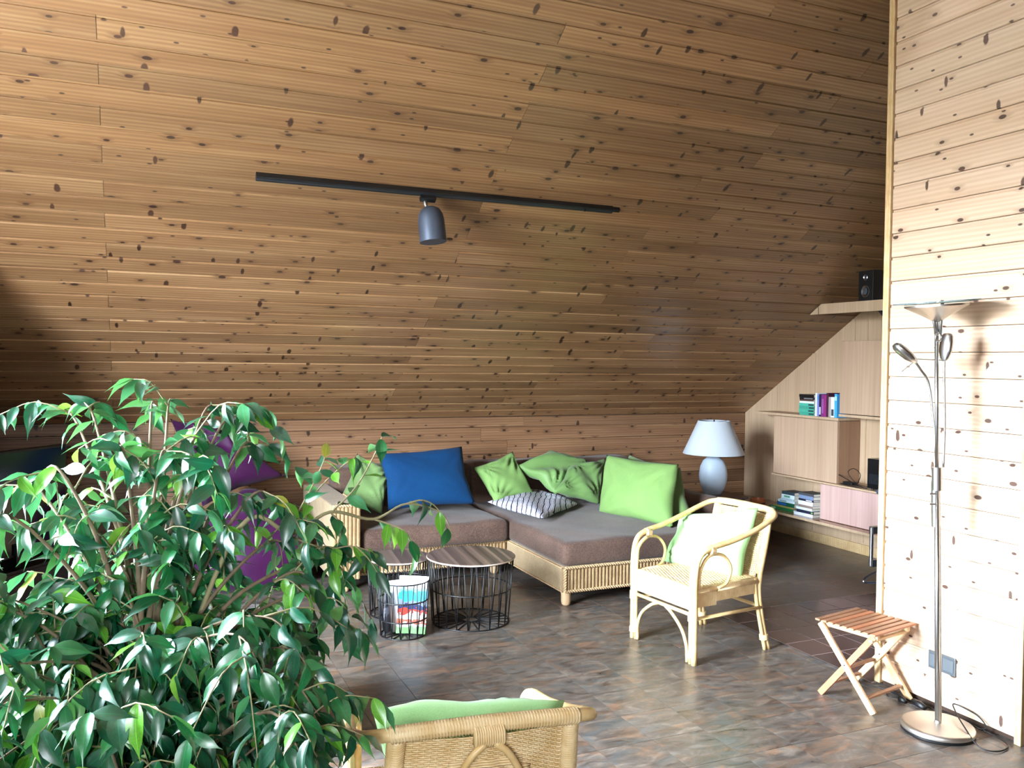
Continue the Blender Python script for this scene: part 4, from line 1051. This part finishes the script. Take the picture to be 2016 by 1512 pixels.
cable('cord', [(3.360,2.56,.02), (3.385,2.54,.03), (3.40,2.60,.06), (3.385,2.70,.075), (3.34,2.66,.065), (3.26,2.55,.05), (3.23,2.455,.008), (3.27,2.40,.006), (3.36,2.42,.006), (3.385,2.50,.01), (3.37,2.60,.02)], .0032, 'black lamp cord in a loose loop over the lamp base', 10, 'cord')
cable('cord', [(3.385,2.62,.01), (3.392,2.75,.006), (3.388,2.85,.006), (3.37,2.93,.006), (3.385,3.05,.006), (3.34,3.16,.006), (3.27,3.25,.012)], .0035, 'black cord along the foot of the divider wall behind the stool', 10, 'cord')
pg = thing('plug', 'black plugs and cord bunch on the floor between stool and floor lamp', 'plug', (3.35, 2.88, 0))
m = MB(); m.tube([(-.01,-.06,.018), (0,-.02,.02), (.005,.02,.02)], [.012,.017,.012], 12); obj('plug_body', m, M['wire'], pg, smooth=True)
m = MB(); m.tube([(-.03,.03,.016), (-.025,.06,.018), (.0,.09,.014)], [.010,.016,.009], 12); obj('plug_body', m, M['wire'], pg, smooth=True)
m = MB(); m.tube(curve([(.0,.08,.01), (-.03,.13,.006), (.01,.17,.006), (.015,.1,.006), (-.02,.04,.006), (.02,-.05,.006)], 6), .0032, 6); obj('cord', m, M['wire'], pg, smooth=True)
# double switch plate on the divider
sk = thing('switch_plate', 'grey double switch and socket plate on the pale divider wall behind the lamp pole', 'switch', (XD-.001, 2.79, .19), 0)
m = MB(); m.box((-.009, -.072, -.003), (0, .072, .08)); obj('frame', m, plain('grey_metal_paint', srgb(84,90,94), .4, .4), sk, smooth=False, bevel=.003)
for s in (-1, 1):
    m = MB(); m.box((-.012, s*.036-.027, .011), (-.009, s*.036+.027, .066)); obj('insert', m, plain('grey_insert', srgb(98,104,108), .4, .4), sk, smooth=False, bevel=.002)

# ------------------------------------------------------------------ folding stool
def stool():
    r = thing('folding_stool', 'small folding wooden stool with a slatted seat beside the divider wall', 'stool', (3.205, 3.055, 0), R(11))
    a = plain('oiled_acacia', srgb(146,106,80), .45, var=.16, vscale=14); b = plain('pale_acacia', srgb(214,178,132), .45, var=.08, vscale=14); c = plain('red_acacia', srgb(170,112,80), .45, var=.12, vscale=14)
    H = .375; W2 = .155
    for k in range(9):
        y = -.148+.0365*k; m = MB(); dx = .0
        m.box((-.17, y-.0125, H-.010), (.17, y+.0125, H)); obj('slat', m, a if k % 3 else c, r, smooth=False, bevel=.002)
    for s in (-1, 1):
        m = MB(); m.box((s*.125-.009, -.15, H-.035), (s*.125+.009, .15, H-.0105)); obj('seat_rail', m, b, r, smooth=False, bevel=.002)
    for s in (-1, 1):
        m = MB(); m.bar((s*.150, .140, H-.02), (s*.150, -.150, .004), .014, .030, (0,1,0)); obj('leg', m, b, r, smooth=False, bevel=.002)
        m = MB(); m.bar((s*.134, -.135, H-.02), (s*.134, .145, .004), .014, .030, (0,1,0)); obj('leg', m, c if s < 0 else b, r, smooth=False, bevel=.002, label='reddish leg' if s < 0 else None)
        m = MB(); m.tube([(s*.160, 0, H/2), (s*.124, 0, H/2)], .004, 8); obj('pivot_bolt', m, M['steel'], r, smooth=30)
    for y, z in ((-.105, .062), (.105, .062), (.03, .155)):
        x_ = .143 if y < 0 else .127
        m = MB(); m.bar((-x_, y, z), (x_, y, z), .022, .011); obj('cross_rail', m, a, r, smooth=False, bevel=.002)
    for y in (-.125, .125):
        m = MB(); m.bar((-.15, y, H-.042), (.15, y, H-.042), .02, .011); obj('cross_rail', m, b, r, smooth=False, bevel=.002)
stool()

# ------------------------------------------------------------------ track light on the slope
sA = (slope(0, 2.71)-slope(0, 0))
tr = thing('light_track', 'long black lighting track fixed to the sloping pine ceiling', 'track', slope(1.655, 2.715))
fr = Matrix.Rotation(SA, 4, 'X')
def fm(m): m.v = [fr @ q for q in m.v]; return m
blk = plain('black_track', srgb(16,18,22), .4)
m = MB(); m.box((-1.085, -.018, 0), (1.06, .018, .034)); obj('rail', fm(m), blk, tr, smooth=False, bevel=.003)
m = MB(); m.box((-1.084, -.005, .034), (1.05, .005, .0355)); obj('conductor_slot', fm(m), plain('slot_grey', srgb(60,64,70), .3, .5), tr, smooth=False)
m = MB(); m.box((1.06, -.011, .004), (1.11, .011, .024)); obj('end_feed', fm(m), blk, tr, smooth=False)
m = MB(); m.lathe([(.009, .034), (.009, .046), (0, .048)], 14, (.86, 0, 0)); obj('mounting_knob', fm(m), blk, tr)
hp = slope(1.655-.145, 2.70, .036)
sl_ = thing('spotlight', 'grey metal cylinder spotlight hanging from the black ceiling track', 'spotlight', hp)
m = MB(); m.box((-.045, -.017, 0), (.045, .017, .028)); obj('adapter', fm(m), blk, sl_, smooth=False, bevel=.003)
m = MB(); m.tube([(-.012, .0, -.015), (-.012, -.005, -.05), (.0, -.008, -.065)], [.014, .011, .010], 10); obj('swivel', m, M['chrome'], sl_, smooth=True)
gm = plain('graphite_metal', srgb(70,78,94), .45, .4)
T_ = Matrix.Translation((.012, -.008, -.055)) @ Matrix.Rotation(R(-4), 4, 'Y') @ Matrix.Rotation(R(-7), 4, 'X')
m = MB(); m.lathe([(.0, .0), (.03, -.004), (.055, -.020), (.070, -.048), (.075, -.08), (.076, -.205), (.072, -.205)], 44); m.v = [T_ @ q for q in m.v]; obj('shade', m, gm, sl_, smooth=50)
m = MB(); m.lathe([(.0722, -.2045), (.066, -.198), (.045, -.13), (.02, -.10), (0, -.095)], 36); m.v = [T_ @ q for q in m.v]; obj('reflector', m, plain('mirror_reflector', srgb(225,225,225), .08, 1.0), sl_, smooth=50)

# ------------------------------------------------------------------ dark woven tub chair behind the plant
def tub():
    r = thing('woven_tub_chair', 'dark woven tub chair behind the plant with white sheets lying on it', 'chair', (.36, 3.62, 0))
    mt = wicker_mat('dark_wicker', srgb(34,28,27), srgb(52,44,42), .9)
    R0, R1, H = .27, .325, .52
    m = MB(); prof = [(R0*.9, 0), (R0, .02)]+[(R0+(R1-R0)*math.sin(PI*.5*k/10)+.004*(k % 2), .02+(H-.04)*k/10) for k in range(1, 11)]+[(R1-.01, H), (R1-.05, H), (R1-.06, H-.04), (R1-.07, .30)]
    m.lathe(prof, 48); obj('woven_shell', m, mt, r, smooth=60)
    m = MB(); m.lathe([(R1-.06, .28), (R1-.05, .30), (R1-.06, .36), (R1-.12, .385), (0, .39)], 40); obj('seat_pad', m, plain('black_seat', srgb(22,20,22), .8), r, smooth=60)
    m = MB()
    for k in range(28):
        a = 2*PI*k/28; m.tube([((R0+(R1-R0)*math.sin(PI*.5*j/8)+.008)*Vector((math.cos(a), math.sin(a), 0))+Vector((0, 0, .02+(H-.04)*j/8))) for j in range(9)], .004, 4)
    stuff(obj('stakes', m, mt, r, smooth=True))
    wm = plain('white_paper', srgb(232,236,240), .6)
    for i, (x, y, rz, w, h) in enumerate(((.20, 3.55, 12, .30, .21), (.47, 3.50, -25, .21, .30))):
        m = MB(); m.box((-w/2, -h/2, 0), (w/2, h/2, .006)); o = obj('paper_sheaf', m, wm, None, smooth=False, loc=(x, y, H+.001+.0065*i), rot=(0, 0, R(rz)))
        tag(o, ('white sheaf of paper on the dark tub chair, the left one' if i == 0 else 'white sheaf of paper on the dark tub chair, the right one'), 'paper', 'papers on the tub chair')
tub()
# ------------------------------------------------------------------ weeping fig
def leaf_mat(name, a, b, under, rough=.36):
    t = NT(name); t.setp(rough, 0, .9); t.b.inputs['Coat Weight'].default_value = .3; t.b.inputs['Coat Roughness'].default_value = .3
    n = t.noise(t.coord('Object', (1, 1, 1), rnd=True), 22, 2)
    oi = t.add('ShaderNodeNewGeometry')
    c = t.mix(t.mr(n, .3, .7), a, b); c = t.mix(oi.outputs['Backfacing'], c, under)
    sx = t.add('ShaderNodeSeparateXYZ'); t.l(t.add('ShaderNodeUVMap').outputs[0], sx.inputs[0])
    rib = t.mr(t.math('ABSOLUTE', t.math('SUBTRACT', sx.outputs[0], .5)), .035, .012)
    c = t.mix(t.math('MULTIPLY', rib, .45), c, tuple(min(1, q*2.4) for q in a[:3])+(1,))
    t.base(c)
    tr = t.add('ShaderNodeBsdfTranslucent'); t.l(c, tr.inputs[0]); mx = t.add('ShaderNodeMixShader'); mx.inputs[0].default_value = .17
    out = t.n['Material Output']; t.l(t.b.outputs[0], mx.inputs[1]); t.l(tr.outputs[0], mx.inputs[2]); t.l(mx.outputs[0], out.inputs[0])
    wv = t.add('ShaderNodeTexWave'); wv.bands_direction = 'Y'; t.l(t.coord('Object', (1, 1, 1)), wv.inputs['Vector']); wv.inputs['Scale'].default_value = 60; wv.inputs['Distortion'].default_value = .6
    t.bump(wv.outputs[1], .05, .001)
    return t.m
LM = [leaf_mat('fig_leaf_dark', srgb(14,84,52), srgb(8,64,44), srgb(66,130,80)), leaf_mat('fig_leaf_mid', srgb(26,110,56), srgb(18,90,50), srgb(84,150,76)), leaf_mat('fig_leaf_fresh', srgb(104,170,48), srgb(80,150,44), srgb(130,184,64)), leaf_mat('fig_leaf_yellow', srgb(176,176,60), srgb(146,160,60), srgb(180,176,90))]
BARK = plain('fig_bark', srgb(124,104,84), .8, var=.2, vscale=40); TWIG = plain('fig_twig', srgb(150,140,104), .6, var=.1)
def leaf_geo(L, Wd, curl, fold, twist, wave):
    """one leaf: midrib along +Y from the stalk, pointed drip tip; returns verts, faces, uvs"""
    st = [(0, .08), (.07, .46), (.20, .84), (.36, 1.0), (.52, .92), (.67, .64), (.79, .28), (.88, .10), (1, .012)]
    vs_, uv = [], []
    for t_, w in st:
        y = L*t_; z = -curl*L*t_*t_; tw = twist*t_
        for s in (-1, -.5, 0, .5, 1):
            x = s*w*Wd/2; zz = z+fold*abs(x)+wave*math.sin(t_*9+s*2)*abs(s)*w
            vs_.append(Vector((x*math.cos(tw)-zz*math.sin(tw)*.0, y*(1-.12*curl*t_), zz+x*math.sin(tw)))); uv.append((.5+s/2, t_))
    fs = []
    for j in range(len(st)-1):
        for i in range(4): k = j*5+i; fs.append((k, k+1, k+6, k+5))
    # stalk
    b = len(vs_); vs_ += [Vector((-.0006, -.014, .001)), Vector((.0006, -.014, .001)), Vector((.0009, .003, 0)), Vector((-.0009, .003, 0))]; fs.append((b, b+1, b+2, b+3)); uv += [(.5, 0)]*4
    return vs_, fs, uv
prng = random.Random(11)
LG = [leaf_geo(1.0, prng.uniform(.35, .46), prng.uniform(.15, .65), prng.uniform(.05, .4), prng.uniform(-.5, .5), prng.uniform(0, .035)) for _ in range(9)]
def leaf_me(gi, mi):
    vs_, fs, uv = LG[gi]; me = bpy.data.meshes.new('leaf'); me.from_pydata([tuple(v) for v in vs_], [], fs); me.materials.append(LM[mi])
    ul = me.uv_layers.new(name='UVMap')
    for lp in me.loops: ul.data[lp.index].uv = uv[lp.vertex_index]
    me.polygons.foreach_set('use_smooth', [True]*len(me.polygons)); me.update(); return me
LME = {}
fig = thing('weeping_fig', 'large leafy weeping fig plant filling the lower left corner of the picture', 'plant', (0.02, 2.0, 0))
FO = Vector((0.02, 2.0, 0))
m = MB(); m.lathe([(.13, 0), (.15, .02), (.185, .30), (.195, .32), (.195, .345), (.18, .345), (.172, .30), (0, .30)], 40); obj('pot', m, plain('terracotta_pot', srgb(150,92,66), .7, var=.08), fig, smooth=40)
m = MB(); m.lathe([(.171, .299), (.08, .308), (0, .31)], 30); obj('soil', m, plain('potting_soil', srgb(48,36,28), .95, bump=.6, vscale=80), fig, smooth=True)
for k in range(3):
    ph = k*2.1; m = MB(); m.tube([(.032*math.cos(ph+z*5), .032*math.sin(ph+z*5), z) for z in [.29+.05*i for i in range(13)]], [.016-.0006*i for i in range(13)], 8); obj('trunk', m, BARK, fig, smooth=True)
leaves = []            # (pos, Y axis, Z axis, length, shade)
def put_leaf(p, out, size=None, pale=0.0):
    d = (out*prng.uniform(.4, 1.0) + Vector((0, 0, -1))*(prng.uniform(.0, .75) if p.z > .95 else prng.uniform(.2, 1.1)) + Vector((prng.uniform(-.45, .45), prng.uniform(-.45, .45), prng.uniform(-.2, .2)))).normalized()
    n = Vector((0, 0, 1))*prng.uniform(.3, 1)+out*prng.uniform(.2, .9)+Vector((prng.uniform(-.5, .5),)*3)+Vector((prng.uniform(-.4, .4), prng.uniform(-.4, .4), 0))
    n = n-d*n.dot(d)
    n = n.normalized() if n.length > .05 else d.orthogonal().normalized()
    r_ = prng.random(); mi = 3 if r_ < .008 else 2 if r_ < .09+pale else 1 if r_ < .5 else 0
    leaves.append((p, d, n, size or prng.uniform(.052, .088), mi))
twigs = MB()
def leafy(pts, n, size=None, spread=1.0, pale=0.0):
    L = len(pts)
    for k in range(n):
        f = (k+.7)/n*(L-1); i = min(L-2, int(f)); p = pts[i].lerp(pts[i+1], f-i); d = (pts[i+1]-pts[i]).normalized()
        side = d.cross(Vector((0, 0, 1))); side = side.normalized() if side.length > .1 else Vector((1, 0, 0))
        out = (side*(1 if k % 2 else -1)*spread + d*.5).normalized()
        put_leaf(p, out, size, pale)
    put_leaf(pts[-1], (pts[-1]-pts[-2]).normalized(), size, pale)
def branch(tip, z0=.6, arch=.25, n_tw=7, r0=.008, name='branch', start=None, dens=1.0, tl=(.09, .2), pale=0.0):
    s_ = start or (FO+Vector((prng.uniform(-.03, .03), prng.uniform(-.03, .03), z0)))
    tip = Vector(tip); mid = s_.lerp(tip, .45)+Vector((0, 0, arch)); q = s_.lerp(tip, .8)+Vector((0, 0, arch*.75))
    pts = curve([s_, s_.lerp(mid, .5)+Vector((0, 0, arch*.3)), mid, q, tip], 6); K = len(pts)
    m = MB(); m.tube([p-FO for p in pts], [r0*(1-.82*i/(K-1)) for i in range(K)], 7); obj(name, m, TWIG if r0 < .005 else BARK, fig, smooth=True)
    for k in range(n_tw):
        f = (.28+.70*(k+prng.random()*.6)/n_tw)*(K-1); i = min(K-2, int(f)); p = pts[i]; d = (pts[i+1]-pts[i]).normalized()
        a = prng.uniform(0, 2*PI); u = d.orthogonal().normalized(); v = d.cross(u); o = (u*math.cos(a)+v*math.sin(a))*.8+d*.6; o.z = o.z*.6+.1; o.normalize()
        tlen = prng.uniform(*tl); tp = [p, p+o*tlen*.5+Vector((0, 0, .01)), p+o*tlen-Vector((0, 0, tlen*.25))]
        tp = curve(tp, 3); twigs.tube([w-FO for w in tp], [.0022*(1-.5*i_/(len(tp)-1)) for i_ in range(len(tp))], 5)
        leafy(tp, int(prng.randint(6, 9)*dens), pale=pale)
    leafy(pts[int(K*.7):], 5, pale=pale)
# outlying shoots that shape the outline
for px, py, d, z0, arch, nt in ((165,790,2.15,.9,.10,3), (120,800,2.2,.9,.10,2), (335,785,2.1,.9,.12,3), (300,790,2.15,.9,.12,2), (430,800,2.1,.85,.15,4), (470,830,2.1,.85,.15,5), (510,880,2.15,.8,.16,5),
    (545,985,2.0,.8,.15,5), (20,965,2.0,.8,.15,6), (70,960,1.9,.8,.2,6), (-60,1060,1.8,.7,.2,6), (230,890,1.9,.85,.15,6), (330,900,1.9,.85,.15,6), (400,930,1.9,.85,.15,6),
    (590,1100,2.05,.7,.18,4), (640,1180,2.0,.65,.2,3), (690,1260,2.05,.6,.25,4), (735,1225,2.2,.65,.3,3), (680,1375,1.8,.5,.2,3), (630,1410,1.75,.5,.2,4), (625,1490,1.65,.45,.2,5), (600,1500,1.6,.45,.2,6)):
    branch(deep(px, py, d), z0, arch, nt)
# the long shoot reaching right over the sofa, with its side shoots
s0 = FO+Vector((.02, .02, .78)); P_ = [s0, deep(470,1040,1.95), deep(575,1050,2.0), deep(650,1008,2.05), deep(735,1022,2.1), deep(800,992,2.12), deep(868,1010,2.15), deep(892,1056,2.15)]
lp = curve(P_, 6); m = MB(); m.tube([p-FO for p in lp], [.0065*(1-.85*i/(len(lp)-1)) for i in range(len(lp))], 8); obj('branch', m, TWIG, fig, smooth=True, label='long pale shoot reaching right in front of the sofa')
def shoot(pp, n, size=None, r=.0026):
    pts = curve([deep(*q) for q in pp], 5); m = MB(); m.tube([p-FO for p in pts], [r*(1-.6*i/(len(pts)-1)) for i in range(len(pts))], 6); obj('branch', m, TWIG, fig, smooth=True)
    leafy(pts, n, size, pale=.1)
shoot([(560,1052,2.0), (600,985,2.02), (628,930,2.05), (640,900,2.06)], 11, .062)
shoot([(655,1006,2.05), (700,960,2.06), (735,900,2.08), (752,860,2.1)], 8, .075)
shoot([(650,1008,2.05), (672,1040,2.05), (655,1110,2.05), (660,1150,2.05)], 10, .07)
shoot([(560,1052,2.0), (640,1080,2.02), (690,1075,2.04), (730,1085,2.05)], 8, .07)
shoot([(735,1022,2.1), (775,1035,2.1), (800,1050,2.1), (815,1085,2.1)], 7, .07)
shoot([(800,992,2.12), (832,985,2.13), (860,1000,2.14), (880,1040,2.15)], 5, .07)
shoot([(600,1045,2.02), (610,985,2.03), (665,925,2.05), (700,900,2.06)], 6, .065)
shoot([(700,1075,2.04), (725,1100,2.04), (745,1130,2.04)], 4, .075)
# dense crown
for k in range(125):
    a = prng.uniform(0, 2*PI); r_ = math.sqrt(prng.random()); 
    tip = FO+Vector((-.20+.60*r_*math.cos(a), .0+.55*r_*math.sin(a), prng.uniform(.5, 1.27)-.22*r_))
    branch(tip, prng.uniform(.4, .85), prng.uniform(.05, .2), 5, .005, dens=1.0)
stuff(obj('twigs', twigs, TWIG, fig, smooth=True))
# leaves: the 300 that show largest and in front are parts, the others are joined
def lz(l): return (l[0]-CAM).dot(cF)
def ppx(p): z = (p-CAM).dot(cF); return IMW/2+CF*(p-CAM).dot(cR)/z, IMH/2-CF*(p-CAM).dot(cU)/z
def on_screen(l):
    if lz(l) < .3: return False
    x, y = ppx(l[0]); return -20 < x < 900 and 700 < y < 1500
leaves = [l for l in leaves if (l[0]-CAM).length > .75]
vis = sorted([l for l in leaves if on_screen(l)], key=lambda l: -l[3]/lz(l)-(.02 if ppx(l[0])[0] > 560 or ppx(l[0])[1] < 900 else 0))
single = vis[:300]; ids = set(id(l) for l in single)
def lmat(l):
    p, d, n, s_, mi = l; x = d.cross(n)
    return Matrix(((x.x*s_, d.x*s_, n.x*s_, p.x-FO.x), (x.y*s_, d.y*s_, n.y*s_, p.y-FO.y), (x.z*s_, d.z*s_, n.z*s_, p.z-FO.z), (0, 0, 0, 1)))
for l in single:
    g = prng.randrange(9); key = (g, l[4])
    if key not in LME: LME[key] = leaf_me(g, l[4])
    o = link('leaf', LME[key], fig); o.matrix_local = lmat(l)
V, F, U, MI = [], [], [], []
for l in leaves:
    if id(l) in ids: continue
    vs_, fs, uv = LG[prng.randrange(9)]; Mx = lmat(l); b = len(V)
    V += [tuple(Mx @ v) for v in vs_]; F += [tuple(b+i for i in f) for f in fs]; U += uv; MI += [l[4]]*len(fs)
me = bpy.data.meshes.new('foliage'); me.from_pydata(V, [], F)
for q in LM: me.materials.append(q)
me.polygons.foreach_set('material_index', MI); me.polygons.foreach_set('use_smooth', [True]*len(F))
ul = me.uv_layers.new(name='UVMap'); li = [0]*len(me.loops); me.loops.foreach_get('vertex_index', li)
ul.data.foreach_set('uv', [c for i in li for c in U[i]]); me.update()
stuff(link('foliage', me, fig))
